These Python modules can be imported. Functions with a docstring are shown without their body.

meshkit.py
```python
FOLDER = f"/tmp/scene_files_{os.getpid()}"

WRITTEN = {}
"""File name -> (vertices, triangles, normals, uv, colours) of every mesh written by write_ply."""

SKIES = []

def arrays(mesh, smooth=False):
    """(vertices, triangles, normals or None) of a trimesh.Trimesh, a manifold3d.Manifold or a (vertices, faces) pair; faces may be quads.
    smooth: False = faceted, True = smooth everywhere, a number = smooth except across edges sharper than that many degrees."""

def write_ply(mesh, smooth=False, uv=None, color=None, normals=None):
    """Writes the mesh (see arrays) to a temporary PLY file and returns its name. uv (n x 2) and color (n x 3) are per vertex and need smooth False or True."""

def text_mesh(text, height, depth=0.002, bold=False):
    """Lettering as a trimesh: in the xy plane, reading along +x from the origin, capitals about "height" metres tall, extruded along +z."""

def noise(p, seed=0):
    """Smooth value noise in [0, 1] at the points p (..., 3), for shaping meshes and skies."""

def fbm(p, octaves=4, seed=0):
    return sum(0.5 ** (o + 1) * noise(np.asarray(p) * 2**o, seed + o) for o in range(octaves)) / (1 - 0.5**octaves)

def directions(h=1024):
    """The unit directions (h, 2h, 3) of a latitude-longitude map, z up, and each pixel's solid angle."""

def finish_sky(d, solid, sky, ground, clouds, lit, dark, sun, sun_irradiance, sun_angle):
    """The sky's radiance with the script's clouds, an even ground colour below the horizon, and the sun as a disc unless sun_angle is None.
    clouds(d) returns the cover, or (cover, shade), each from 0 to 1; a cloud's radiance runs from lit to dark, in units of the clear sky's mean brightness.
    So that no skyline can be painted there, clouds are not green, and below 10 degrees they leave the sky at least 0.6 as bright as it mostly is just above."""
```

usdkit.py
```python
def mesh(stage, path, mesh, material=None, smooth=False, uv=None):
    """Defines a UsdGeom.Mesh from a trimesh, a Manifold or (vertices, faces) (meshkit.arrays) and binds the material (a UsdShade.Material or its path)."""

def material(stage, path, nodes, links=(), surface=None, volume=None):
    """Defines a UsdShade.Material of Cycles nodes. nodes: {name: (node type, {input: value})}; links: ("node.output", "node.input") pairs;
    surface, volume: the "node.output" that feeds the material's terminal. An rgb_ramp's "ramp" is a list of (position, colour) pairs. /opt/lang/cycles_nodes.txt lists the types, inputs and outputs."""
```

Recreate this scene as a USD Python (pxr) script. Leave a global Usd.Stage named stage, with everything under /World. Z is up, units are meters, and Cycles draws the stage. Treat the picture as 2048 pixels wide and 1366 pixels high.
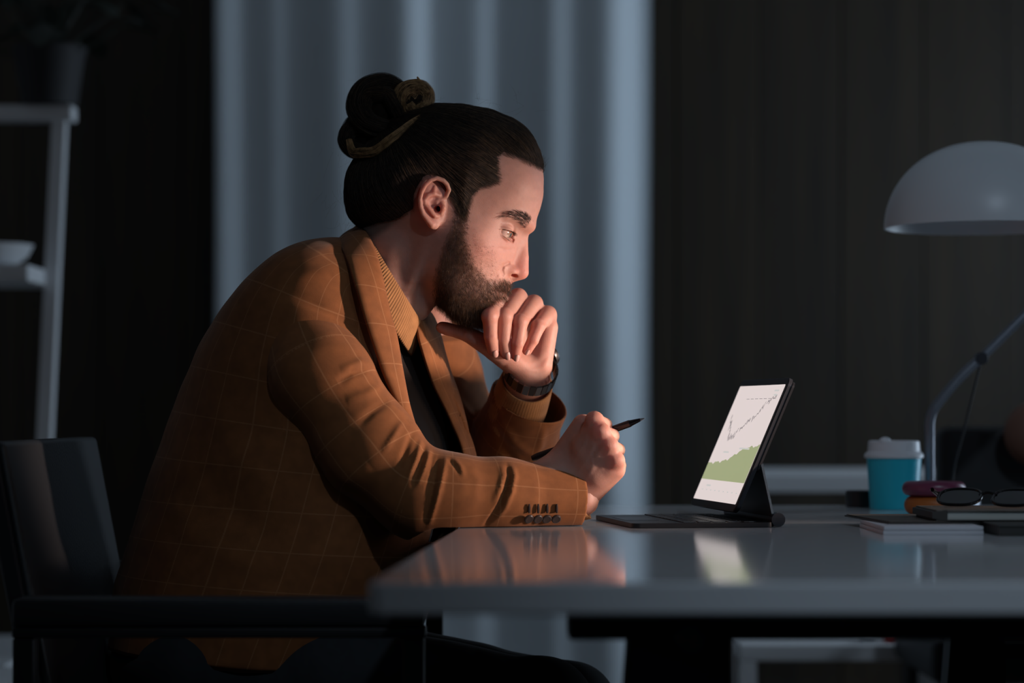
import math, random, numpy as np, trimesh, manifold3d as m3, usdkit, meshkit
from pxr import Usd, UsdGeom, UsdLux, UsdShade, Sdf, Gf, Vt
from scipy.interpolate import RBFInterpolator, PchipInterpolator
from scipy.spatial import cKDTree
from shapely.geometry import Polygon, Point, LineString
random.seed(7); rng = np.random.default_rng(7)
stage = Usd.Stage.CreateInMemory()
UsdGeom.SetStageUpAxis(stage, 'Z'); UsdGeom.SetStageMetersPerUnit(stage, 1.0)
UsdGeom.Xform.Define(stage, '/World'); UsdGeom.Scope.Define(stage, '/World/Looks')

# ------------------------------------------------------------------ camera, lights, exposure
FOC, APW, HOR = 85.0, 36.0, 830.0
FPX = 2048 * FOC / APW
CAMZ = 0.876
cam = UsdGeom.Camera.Define(stage, '/World/camera')
cam.CreateProjectionAttr('perspective')
cam.CreateFocalLengthAttr(FOC); cam.CreateHorizontalApertureAttr(APW); cam.CreateVerticalApertureAttr(APW * 1366 / 2048)
cam.CreateVerticalApertureOffsetAttr(-(683 - HOR) / 2048 * APW)
cam.CreateFStopAttr(2.6); cam.CreateFocusDistanceAttr(3.02)
cam.CreateClippingRangeAttr(Gf.Vec2f(0.05, 60)); cam.CreateExposureAttr(0.0)
cam.AddTranslateOp().Set(Gf.Vec3d(0, 0, CAMZ)); cam.AddRotateXOp().Set(90.0)

def P(u, v, d):
    """A point seen at photo pixel (u, v) that lies at depth d."""
    return np.array([(u - 1024) / FPX * d, d, CAMZ + (HOR - v) / FPX * d])
def PX(p):
    p = np.asarray(p); return np.stack([1024 + p[..., 0] / p[..., 1] * FPX, HOR - (p[..., 2] - CAMZ) / p[..., 1] * FPX], -1)

def rect_light(name, center, target, w, h, color, power):
    """An area light of w x h metres; power is the radiance-like intensity."""
    L = UsdLux.RectLight.Define(stage, '/World/' + name)
    L.CreateWidthAttr(w); L.CreateHeightAttr(h); L.CreateIntensityAttr(power); L.CreateColorAttr(Gf.Vec3f(*color))
    L.CreateNormalizeAttr(False)
    f = np.asarray(target, float) - center; f /= np.linalg.norm(f)
    up = np.array([0, 0, 1.0]); x = np.cross(f, up); x /= np.linalg.norm(x); y = np.cross(x, f)
    m = np.eye(4); m[0, :3], m[1, :3], m[2, :3], m[3, :3] = x, y, -f, center
    L.AddTransformOp().Set(Gf.Matrix4d(*m.ravel()))
    return L

dome = UsdLux.DomeLight.Define(stage, '/World/night_sky'); dome.CreateIntensityAttr(0.02); dome.CreateColorAttr(Gf.Vec3f(0.55, 0.75, 1.0))
COOL = (0.66, 0.82, 1.0)
# unseen cool light outside two out-of-view windows, placed to light curtain and table
rect_light('unseen_far_window_light', (2.75, 4.85, 1.25), (-0.2, 5.5, 1.05), 0.9, 1.7, COOL, 7.8)
rect_light('unseen_near_window_light', (2.75, 0.75, 1.7), (0.3, 2.7, 0.9), 1.2, 1.2, COOL, 1.3)
def spot_light(name, pos, target, radius, cone, soft, color, power):
    L = UsdLux.SphereLight.Define(stage, '/World/' + name); L.CreateRadiusAttr(radius); L.CreateIntensityAttr(power); L.CreateColorAttr(Gf.Vec3f(*color))
    sh = UsdLux.ShapingAPI.Apply(L.GetPrim()); sh.CreateShapingConeAngleAttr(cone); sh.CreateShapingConeSoftnessAttr(soft)
    p, t = np.array(pos), np.array(target); f = (t - p) / np.linalg.norm(t - p); x = np.cross(f, [0, 0, 1.0]); x /= np.linalg.norm(x); m = np.eye(4); m[0, :3], m[1, :3], m[2, :3], m[3, :3] = x, np.cross(x, f), -f, p
    L.AddTransformOp().Set(Gf.Matrix4d(*m.ravel()))
# unseen warm spot, out of view to the right, placed to light the man
spot_light('unseen_warm_spot', (1.50, 2.745, 0.89), (0.08, 3.03, 0.925), 0.045, 12.2, 1.0, (1.0, 0.745, 0.64), 2550.0)
# unseen cool spot at ceiling height, placed to light table edge and top
spot_light('unseen_ceiling_spot', (0.95, 0.70, 2.62), (0.72, 2.62, 0.85), 0.06, 24.0, 0.5, COOL, 290.0)

# ------------------------------------------------------------------ helpers
_used = {}
def numbered(parent, name):
    k = parent + '/' + name; n = _used.get(k, 0); _used[k] = n + 1
    return k if n == 0 else f'{k}_{n:03d}'
def path_of(p): return '/World' if p is None else str(p.GetPath()) if hasattr(p, 'GetPath') else str(p)
def tag(prim, label=None, cat=None, group=None, kind=None):
    prim = prim.GetPrim() if hasattr(prim, 'GetPrim') else prim
    for k, v in (('label', label), ('category', cat), ('group', group), ('kind', kind)):
        if v: prim.SetCustomDataByKey(k, v)
    return prim
def obj(name, mesh, material, parent=None, label=None, cat=None, group=None, kind=None, smooth=30, colors=None, uv=None):
    path = numbered(path_of(parent), name)
    if uv is None and colors is None and isinstance(mesh, trimesh.Trimesh): mesh = mesh.copy(); mesh.remove_unreferenced_vertices()
    elif uv is not None:
        used = np.unique(mesh.faces); re_ = np.zeros(len(mesh.vertices), int); re_[used] = np.arange(len(used)); mesh = trimesh.Trimesh(mesh.vertices[used], re_[mesh.faces], process=False); uv = np.asarray(uv)[used]
    m = usdkit.mesh(stage, path, mesh, MAT[material] if isinstance(material, str) else material, smooth=smooth, uv=uv)
    if colors is not None:
        for cname, cval in colors.items():
            cval = np.asarray(cval, np.float32)
            if cval.ndim == 2:
                UsdGeom.PrimvarsAPI(m).CreatePrimvar(cname, Sdf.ValueTypeNames.Color3fArray, 'vertex').Set(Vt.Vec3fArray.FromNumpy(cval))
            else:
                UsdGeom.PrimvarsAPI(m).CreatePrimvar(cname, Sdf.ValueTypeNames.FloatArray, 'vertex').Set(Vt.FloatArray.FromNumpy(cval))
    return tag(m.GetPrim(), label, cat, group, kind)
def thing(name, label, cat, loc=(0, 0, 0), rotz=0.0, group=None, kind=None, parent=None):
    x = UsdGeom.Xform.Define(stage, numbered(path_of(parent), name))
    x.AddTranslateOp().Set(Gf.Vec3d(*map(float, loc)))
    if rotz: x.AddRotateZOp().Set(float(rotz))
    return tag(x.GetPrim(), label, cat, group, kind)
def struct(name, mesh, material, parent=None, smooth=30):
    return obj(name, mesh, material, parent, kind=None if parent else 'structure', smooth=smooth)

def box(x0, x1, y0, y1, z0, z1, bev=0.0):
    """A box with rounded or chamfered edges."""
    if bev <= 0:
        b = trimesh.creation.box([x1 - x0, y1 - y0, z1 - z0]); b.apply_translation([(x0 + x1) / 2, (y0 + y1) / 2, (z0 + z1) / 2]); return b
    b = min(bev, (x1 - x0) / 2.01, (y1 - y0) / 2.01, (z1 - z0) / 2.01)
    pts = []
    for sx in (0, 1):
        for sy in (0, 1):
            for sz in (0, 1):
                c = np.array([x1 - b if sx else x0 + b, y1 - b if sy else y0 + b, z1 - b if sz else z0 + b])
                s = np.array([1 if sx else -1, 1 if sy else -1, 1 if sz else -1])
                for d in ([1, 0, 0], [0, 1, 0], [0, 0, 1], [.577] * 3, [.707, .707, 0], [.707, 0, .707], [0, .707, .707]):
                    pts.append(c + s * np.array(d) * b)
    return hull(pts)
def hull(pts):
    return m2t(m3.Manifold.hull_points(np.asarray(pts, float)))
def m2t(m):
    mm = m.to_mesh(); return trimesh.Trimesh(np.array(mm.vert_properties[:, :3]), np.array(mm.tri_verts), process=False)
def t2m(t):
    return m3.Manifold(m3.Mesh(np.asarray(t.vertices, np.float32), np.asarray(t.faces, np.uint32)))
def cat(*ms): return trimesh.util.concatenate([m for m in ms])
def moved(m, loc=(0, 0, 0), rot=None):
    m = m.copy()
    if rot is not None: m.apply_transform(trimesh.transformations.euler_matrix(*np.radians(rot)))
    m.apply_translation(loc); return m
def smooth_path(pts, n=60):
    pts = np.asarray(pts, float); t = np.r_[0, np.cumsum(np.linalg.norm(np.diff(pts, axis=0), axis=1))]
    return PchipInterpolator(t, pts)(np.linspace(0, t[-1], n))
def tube(pts, r, sides=12, caps=True, squash=None):
    """A swept round bar; r a number or one per point."""
    p = np.asarray(pts, float); n = len(p); r = np.broadcast_to(r, (n,)).astype(float)
    t = np.gradient(p, axis=0); t /= np.linalg.norm(t, axis=1, keepdims=True)
    a = np.cross(t[0], [0, 0, 1.0] if abs(t[0, 2]) < .9 else [0, 1.0, 0]); a /= np.linalg.norm(a); A = []
    for i in range(n):
        a = a - t[i] * (a @ t[i]); a /= np.linalg.norm(a); A.append(a)
    A = np.array(A); B = np.cross(t, A); th = np.arange(sides) * 2 * np.pi / sides
    v = p[:, None] + r[:, None, None] * (np.cos(th)[None, :, None] * A[:, None] + np.sin(th)[None, :, None] * B[:, None])
    return loft(v, caps)
def loft(v, caps=True):
    """Closed rings v (n, k, 3) joined into a skin."""
    n, k = v.shape[:2]; i, j = np.meshgrid(np.arange(n - 1), np.arange(k), indexing='ij'); j2 = (j + 1) % k
    q = np.stack([i * k + j, i * k + j2, (i + 1) * k + j2, (i + 1) * k + j], -1).reshape(-1, 4)
    f = np.vstack([q[:, [0, 1, 2]], q[:, [0, 2, 3]]]); V = v.reshape(-1, 3)
    if caps:
        V = np.vstack([V, v[0].mean(0), v[-1].mean(0)]); a, b = len(V) - 2, len(V) - 1; jj = np.arange(k); jn = (jj + 1) % k
        f = np.vstack([f, np.stack([np.full(k, a), jn, jj], 1), np.stack([np.full(k, b), (n - 1) * k + jj, (n - 1) * k + jn], 1)])
    m = trimesh.Trimesh(V, f, process=False)
    if caps and m.volume < 0: m.invert()
    return m
def lathe(profile, n=48):
    """Turns (radius, z) pairs about the z axis; the profile may be closed by radius 0."""
    p = np.asarray(profile, float); th = np.arange(n) * 2 * np.pi / n
    v = np.stack([p[:, None, 0] * np.cos(th), p[:, None, 0] * np.sin(th), np.repeat(p[:, None, 1], n, 1)], -1)
    m = loft(v, caps=False)
    return m
def slab(poly, z0, z1):
    m = trimesh.creation.extrude_polygon(poly, z1 - z0, engine='earcut'); m.apply_translation([0, 0, z0]); return m

def curves(name, strands, widths, material, parent, tones=None, label=None):
    """Hairs: strands (n, k, 3); widths (k,) from root to tip or one number."""
    A = np.asarray(strands, np.float32); n, k = A.shape[:2]
    b = UsdGeom.BasisCurves.Define(stage, numbered(path_of(parent), name)); b.CreateTypeAttr('linear'); b.CreateWrapAttr('nonperiodic')
    b.CreateCurveVertexCountsAttr(Vt.IntArray.FromNumpy(np.full(n, k, np.int32))); b.CreatePointsAttr(Vt.Vec3fArray.FromNumpy(A.reshape(-1, 3)))
    b.CreateWidthsAttr(Vt.FloatArray.FromNumpy(np.tile(np.broadcast_to(widths, (k,)), n).astype(np.float32))); b.SetWidthsInterpolation('vertex')
    UsdShade.MaterialBindingAPI.Apply(b.GetPrim()).Bind(MAT[material]); return tag(b.GetPrim(), label)
MAT = {}
def mat(name, color, rough=0.5, noise=None, bump=None, **kw):
    """A principled material; noise = (scale, amount): tone variation; bump = (scale, distance): fine relief."""
    nodes = {'p': ('principled_bsdf', {'base_color': color, 'roughness': rough, **kw})}; links = []
    if noise or bump: nodes['tc'] = ('texture_coordinate', {})
    if noise:
        sc, am = noise[:2]; c = np.array(color)
        nodes['n'] = ('noise_texture', {'scale': 1.0, 'detail': 4.0}); nodes['mp'] = ('mapping', {'scale': np.ones(3) * sc if np.ndim(sc) == 0 else np.array(sc)})
        nodes['r'] = ('rgb_ramp', {'ramp': [(0.25, np.clip(c * (1 - am), 0, 1)), (0.75, np.clip(c * (1 + am), 0, 1))]})
        links += [('tc.object', 'mp.vector'), ('mp.vector', 'n.vector'), ('n.fac', 'r.fac'), ('r.color', 'p.base_color')]
    if bump:
        nodes['bn'] = ('noise_texture', {'scale': float(bump[0]), 'detail': 3.0}); nodes['b'] = ('bump', {'strength': 1.0, 'distance': float(bump[1])})
        links += [('tc.object', 'bn.vector'), ('bn.fac', 'b.height'), ('b.normal', 'p.normal')]
    MAT[name] = usdkit.material(stage, '/World/Looks/' + name, nodes, links, surface='p.BSDF'); return MAT[name]

# ---------------------------------------------------------------- implicit surfaces
def surface_nets(F, origin, h):
    """A quad-dominant skin of the zero level of F (negative inside) on a regular grid, as a trimesh."""
    F = np.where(F == 0, 1e-9, F); nx, ny, nz = F.shape; ins = F < 0
    cells = np.zeros((nx - 1, ny - 1, nz - 1), np.uint8); C = [(a, b, c) for a in (0, 1) for b in (0, 1) for c in (0, 1)]
    for a, b, c in C: cells += ins[a:nx - 1 + a, b:ny - 1 + b, c:nz - 1 + c]
    act = np.argwhere((cells > 0) & (cells < 8)); idx = -np.ones(cells.shape, np.int64); idx[tuple(act.T)] = np.arange(len(act))
    s = np.zeros((len(act), 3)); cnt = np.zeros(len(act))
    for i0, p in enumerate(C):
        for ax in range(3):
            if p[ax]: continue
            q = list(p); q[ax] = 1
            f0 = F[tuple((act + p).T)]; f1 = F[tuple((act + q).T)]; m = (f0 < 0) != (f1 < 0); t = f0[m] / (f0[m] - f1[m])
            pt = act[m] + np.array(p, float); pt[:, ax] += t; s[m] += pt; cnt[m] += 1
    V = s / cnt[:, None] * h + np.asarray(origin); Q = []
    for ax in range(3):
        o1, o2 = [(1, 2), (2, 0), (0, 1)][ax]
        sl0 = [slice(None)] * 3; sl1 = [slice(None)] * 3; sl0[ax] = slice(0, -1); sl1[ax] = slice(1, None)
        e = np.argwhere(ins[tuple(sl0)] != ins[tuple(sl1)])
        ok = (e[:, o1] > 0) & (e[:, o2] > 0) & (e[:, o1] < F.shape[o1] - 1) & (e[:, o2] < F.shape[o2] - 1); e = e[ok]
        d1 = np.zeros(3, int); d1[o1] = 1; d2 = np.zeros(3, int); d2[o2] = 1
        q = np.stack([idx[tuple((e - d1 - d2).T)], idx[tuple((e - d2).T)], idx[tuple(e.T)], idx[tuple((e - d1).T)]], 1)
        fl = ~ins[tuple(e.T)]; q[fl] = q[fl][:, ::-1]; Q.append(q)
    Q = np.vstack(Q); d02 = ((V[Q[:, 0]] - V[Q[:, 2]]) ** 2).sum(1); d13 = ((V[Q[:, 1]] - V[Q[:, 3]]) ** 2).sum(1); w = d02 <= d13
    T = np.vstack([Q[w][:, [0, 1, 2]], Q[w][:, [0, 2, 3]], Q[~w][:, [0, 1, 3]], Q[~w][:, [1, 2, 3]]])
    return trimesh.Trimesh(V, T, process=False)
def implicit(fn, lo, hi, h, coarse=4):
    """Meshes fn(points (n,3)) <= 0 inside the box lo..hi at step h, looking finely only near the surface."""
    lo = np.asarray(lo, float); n = np.ceil((np.asarray(hi) - lo) / h / coarse).astype(int) * coarse + 1
    nc = (n - 1) // coarse + 1
    gc = np.stack(np.meshgrid(*[lo[k] + np.arange(nc[k]) * h * coarse for k in range(3)], indexing='ij'), -1)
    fc = fn(gc.reshape(-1, 3)).reshape(nc)
    F = np.repeat(np.repeat(np.repeat(fc, coarse, 0), coarse, 1), coarse, 2)[:n[0], :n[1], :n[2]].copy()
    near = np.abs(fc) < h * coarse * 2.2
    nb = near[:-1, :-1, :-1].copy()
    for a, b, c in [(a, b, c) for a in (0, 1) for b in (0, 1) for c in (0, 1)]:
        nb |= near[a:nc[0] - 1 + a, b:nc[1] - 1 + b, c:nc[2] - 1 + c]
    M = np.zeros(tuple(n), bool)
    nbf = np.repeat(np.repeat(np.repeat(nb, coarse, 0), coarse, 1), coarse, 2)
    M[:-1, :-1, :-1] |= nbf; M[1:, 1:, 1:] |= nbf; M[1:, :-1, :-1] |= nbf; M[:-1, 1:, :-1] |= nbf; M[:-1, :-1, 1:] |= nbf; M[1:, 1:, :-1] |= nbf; M[1:, :-1, 1:] |= nbf; M[:-1, 1:, 1:] |= nbf
    ii = np.argwhere(M); out = np.empty(len(ii))
    for s in range(0, len(ii), 400000): out[s:s + 400000] = fn(lo + ii[s:s + 400000] * h)
    F[tuple(ii.T)] = out
    # keep unvisited cells' sign but never zero; the borders of the box count as outside
    F[0], F[-1], F[:, 0], F[:, -1], F[:, :, 0], F[:, :, -1] = h, h, h, h, h, h
    return surface_nets(F, lo, h)
def smin(a, b, k):
    h = np.clip(0.5 + 0.5 * (b - a) / k, 0, 1); return b + (a - b) * h - k * h * (1 - h)
def smax(a, b, k): return -smin(-a, -b, k)
def sd_cap(p, a, b, ra, rb):
    """A tapered bar with round ends."""
    a, b = np.asarray(a, float), np.asarray(b, float); ab = b - a
    t = np.clip(((p - a) @ ab) / max(ab @ ab, 1e-12), 0, 1); return np.linalg.norm(p - a - t[:, None] * ab, axis=1) - (ra + (rb - ra) * t)
def sd_chain(p, pts, rs, k):
    d = None
    for i in range(len(pts) - 1):
        c = sd_cap(p, pts[i], pts[i + 1], rs[i], rs[i + 1]); d = c if d is None else smin(d, c, k)
    return d
def sd_ell(p, c, r, R=None):
    q = p - np.asarray(c, float)
    if R is not None: q = q @ R           # columns of R are the ellipsoid's axes
    r = np.asarray(r, float); k0 = np.linalg.norm(q / r, axis=1); k1 = np.linalg.norm(q / r ** 2, axis=1)
    return k0 * (k0 - 1) / np.maximum(k1, 1e-9)
def frame_of(x, y):
    """Orthonormal columns from an x axis and a rough y axis."""
    x = np.asarray(x, float) / np.linalg.norm(x); y = np.asarray(y, float); y = y - x * (x @ y); y /= np.linalg.norm(y)
    return np.stack([x, y, np.cross(x, y)], 1)
def seg_dist(q, line):
    """Distance of 2-D or 3-D points to a polyline, and the share of its length at the foot."""
    line = np.asarray(line, float); best = np.full(len(q), 1e9); arc = np.zeros(len(q)); L = np.r_[0, np.cumsum(np.linalg.norm(np.diff(line, axis=0), axis=1))]
    for i in range(len(line) - 1):
        a, b = line[i], line[i + 1]; ab = b - a; t = np.clip(((q - a) @ ab) / (ab @ ab), 0, 1); d = np.linalg.norm(q - a - t[:, None] * ab, axis=1)
        m = d < best; best[m] = d[m]; arc[m] = (L[i] + t[m] * (L[i + 1] - L[i])) / L[-1]
    return best, arc
def vnormals(m): return meshkit.arrays(m, True)[2]
from scipy.ndimage import gaussian_filter1d
# ------------------------------------------------------------------ materials of the room and the things
mat('dark_wood', (0.024, 0.0155, 0.0065), 0.55, noise=((30, 30, 1.5), 0.45))
mat('dark_wood_b', (0.021, 0.0135, 0.006), 0.55, noise=((26, 26, 1.3), 0.45))
mat('floor_wood', (0.12, 0.10, 0.08), 0.45, noise=((4, 40, 4), 0.3))
mat('ceiling_paint', (0.75, 0.75, 0.75), 0.9)
mat('wall_paint', (0.5, 0.5, 0.5), 0.9)
mat('white_paint', (0.72, 0.74, 0.76), 0.45)
mat('white_laminate', (0.66, 0.68, 0.70), 0.10, bump=(35, 0.00005))
mat('black_steel', (0.012, 0.012, 0.013), 0.45)
mat('black_leather', (0.014, 0.015, 0.017), 0.5, bump=(260, 0.0004))
mat('chrome', (0.55, 0.55, 0.57), 0.25, metallic=1.0)
mat('black_plastic', (0.010, 0.010, 0.012), 0.38)
mat('slate_metal', (0.05, 0.052, 0.06), 0.35, metallic=0.6)
mat('lamp_white', (0.58, 0.61, 0.64), 0.38)
mat('lamp_metal', (0.20, 0.215, 0.25), 0.35, metallic=0.7)
mat('cup_teal', (0.012, 0.47, 0.62), 0.35)
mat('cup_lid', (0.70, 0.72, 0.76), 0.35)
mat('plum', (0.17, 0.03, 0.075), 0.35, bump=(60, 0.0006))
mat('orange_dough', (0.42, 0.12, 0.02), 0.5, bump=(90, 0.0006))
mat('paper', (0.62, 0.62, 0.66), 0.85, noise=((1, 1, 900), 0.10))
mat('paper_grey', (0.40, 0.44, 0.42), 0.85, noise=((1, 1, 900), 0.15))
mat('cover_dark', (0.035, 0.035, 0.032), 0.55)
mat('cover_brown', (0.09, 0.075, 0.06), 0.5)
mat('glasses_black', (0.006, 0.006, 0.007), 0.08)
mat('brown_leather', (0.16, 0.075, 0.05), 0.55, bump=(160, 0.0005))
mat('red_card', (0.45, 0.03, 0.03), 0.6)
mat('grey_fabric', (0.16, 0.17, 0.18), 0.9)
mat('leaf_dark', (0.012, 0.020, 0.012), 0.5)
mat('pot_grey', (0.018, 0.018, 0.02), 0.7)
MAT['pane'] = usdkit.material(stage, '/World/Looks/pane', {'f': ('fresnel', {'IOR': 1.45}), 't': ('transparent_bsdf', {}), 'g': ('glossy_bsdf', {'roughness': 0.02, 'color': (0.9, 0.9, 0.9)}), 'm': ('mix_closure', {})},
    [('f.fac', 'm.fac'), ('t.BSDF', 'm.closure1'), ('g.BSDF', 'm.closure2')], surface='m.closure')
MAT['lens'] = usdkit.material(stage, '/World/Looks/lens', {'f': ('fresnel', {'IOR': 1.5}), 't': ('transparent_bsdf', {'color': (0.16, 0.15, 0.15)}), 'g': ('glossy_bsdf', {'roughness': 0.03, 'color': (0.9, 0.9, 0.9)}), 'm': ('mix_closure', {})}, [('f.fac', 'm.fac'), ('t.BSDF', 'm.closure1'), ('g.BSDF', 'm.closure2')], surface='m.closure')
MAT['curtain'] = usdkit.material(stage, '/World/Looks/curtain', {'d': ('diffuse_bsdf', {'color': (0.62, 0.68, 0.72)}), 't': ('translucent_bsdf', {'color': (0.5, 0.56, 0.6)}), 'm': ('mix_closure', {'fac': 0.06}),
    'tc': ('texture_coordinate', {}), 'w': ('noise_texture', {'scale': 900.0}), 'b': ('bump', {'distance': 0.0004})},
    [('d.BSDF', 'm.closure1'), ('t.BSDF', 'm.closure2'), ('tc.object', 'w.vector'), ('w.fac', 'b.height'), ('b.normal', 'd.normal')], surface='m.closure')

# ------------------------------------------------------------------ the room
X0, X1, Y0, Y1, ZC = -2.4, 2.6, -1.3, 5.9, 2.75
struct('floor', box(X0 - .1, X1 + .1, Y0 - .1, Y1 + .1, -0.12, 0.0), 'floor_wood')
struct('ceiling', box(X0 - .1, X1 + .1, Y0 - .1, Y1 + .1, ZC, ZC + .1), 'ceiling_paint')
wb = struct('wall_back', box(X0, X1, Y1, Y1 + .1, 0, ZC), 'dark_wood')
pw = 0.2
for k in range(25):
    xa = X0 + k * pw
    obj('panel', box(xa + .0012, xa + pw - .0012, Y1 - .022 - .002 * ((k * 7) % 3), Y1, 0.09, ZC - .02, bev=.002), 'dark_wood' if (k * 5) % 3 else 'dark_wood_b', wb)
struct('baseboard_back', box(X0, X1, Y1 - .03, Y1, 0, .09, bev=.004), 'dark_wood_b')
struct('wall_left', box(X0 - .1, X0, Y0, Y1, 0, ZC), 'wall_paint')  # out of view; kept pale to bounce light onto the back wall
struct('wall_front', box(X0, X1, Y0 - .1, Y0, 0, ZC), 'wall_paint')
W1 = (4.30, 5.40, 0.35, 2.15); W2 = (0.10, 1.40, 1.05, 2.35)  # window openings out of view, placed for the cool light on the curtain
wr = cat(box(X1, X1 + .1, Y0, W2[0], 0, ZC), box(X1, X1 + .1, W2[0], W2[1], 0, W2[2]), box(X1, X1 + .1, W2[0], W2[1], W2[3], ZC), box(X1, X1 + .1, W2[1], W1[0], 0, ZC),
         box(X1, X1 + .1, W1[0], W1[1], 0, W1[2]), box(X1, X1 + .1, W1[0], W1[1], W1[3], ZC), box(X1, X1 + .1, W1[1], Y1, 0, ZC))
struct('wall_right', wr, 'wall_paint')
for n, (a, b, c, d) in (('unseen_window_1', W1), ('unseen_window_2', W2)):
    w = thing(n, None, None, kind='structure')
    e = .045
    for q in (box(X1 + .02, X1 + .07, a, b, c, c + e, .004), box(X1 + .02, X1 + .07, a, b, d - e, d, .004), box(X1 + .02, X1 + .07, a, a + e, c + e, d - e, .004), box(X1 + .02, X1 + .07, b - e, b, c + e, d - e, .004)):
        obj('frame', q, 'white_paint', w)
    obj('pane', box(X1 + .043, X1 + .047, a + e, b - e, c + e, d - e), 'pane', w)

# ------------------------------------------------------------------ the curtain
# fold samples along the width: photo column -> how bright the cloth turns out there (0 to 255); the brighter, the more it faces the unseen far window
FOLD = [(428, 20), (436, 50), (450, 80), (470, 82), (488, 60), (505, 46), (530, 45), (550, 65), (565, 72), (580, 58), (610, 42), (640, 38), (665, 50), (690, 75), (705, 82), (722, 70), (745, 52), (775, 46), (800, 60), (822, 100), (842, 115), (858, 100), (872, 70),
        (900, 60), (925, 58), (945, 70), (965, 95), (982, 96), (996, 70), (1012, 52), (1045, 50), (1080, 46), (1095, 60), (1110, 88), (1125, 96), (1140, 88), (1156, 58), (1180, 48), (1200, 65), (1220, 105), (1245, 132), (1268, 130), (1285, 100), (1302, 50)]
CY = 5.77
fu, fb = np.array(FOLD, float).T
uu = np.linspace(fu[0], fu[-1], 620); bb = np.clip(((np.maximum(PchipInterpolator(fu, fb)(uu), 5) / 255 + .055) / 1.055) ** 2.4 / .235 - .03, .02, 1)
xc = (uu - 1024) / FPX * CY
bb = np.clip(bb * ((2.75 - xc) ** 2 + .92 ** 2) / (2.45 ** 2 + .92 ** 2), .02, .99)
ac = np.arccos(np.clip(bb, 0.02, .995)); A_ = np.radians(66)
for _ in range(60):      # the folds neither gain nor lose depth over the whole width
    ang = np.clip(A_ - ac, np.radians(-48), np.radians(52)); A_ -= .3 * np.mean(np.tan(ang))
yy = np.r_[0, np.cumsum(np.tan(ang)[:-1] * np.diff(xc))]
yy -= np.interp(xc, xc, gaussian_filter1d(yy, 230, mode='nearest')); yy -= yy.mean(); print('curtain', np.degrees(A_), yy.min(), yy.max())
yy = CY - .02 + yy * min(1, .11 / np.abs(yy).max())
zz = np.linspace(0.03, 2.70, 40)
V = np.zeros((40, 620, 3)); ft = np.linspace(0, 1, 40)
for i, z in enumerate(zz):
    sw = .012 * np.sin(3.1 * z + xc * 4) * (1 - ft[i])
    V[i] = np.stack([xc + sw * .4, (yy - CY) * (1.04 - .10 * ft[i]) + CY + sw, np.full(620, z)], -1)
back = V.copy(); back[..., 1] += .0016
ring = np.concatenate([V, back[:, ::-1]], 1)
cm = loft(ring)
ct = thing('curtain', 'pale blue-grey floor-length curtain hanging in soft vertical folds behind the man', 'curtain')
obj('cloth', cm, 'curtain', ct, smooth=60)
obj('curtain_rail', cat(box(xc[0] - .1, xc[-1] + .1, CY - .015, CY + .015, 2.70, 2.725, .004), box(xc[0] + .1, xc[0] + .14, CY - .01, CY + .01, 2.72, ZC), box(xc[-1] - .14, xc[-1] - .1, CY - .01, CY + .01, 2.72, ZC)), 'black_steel', ct)

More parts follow.
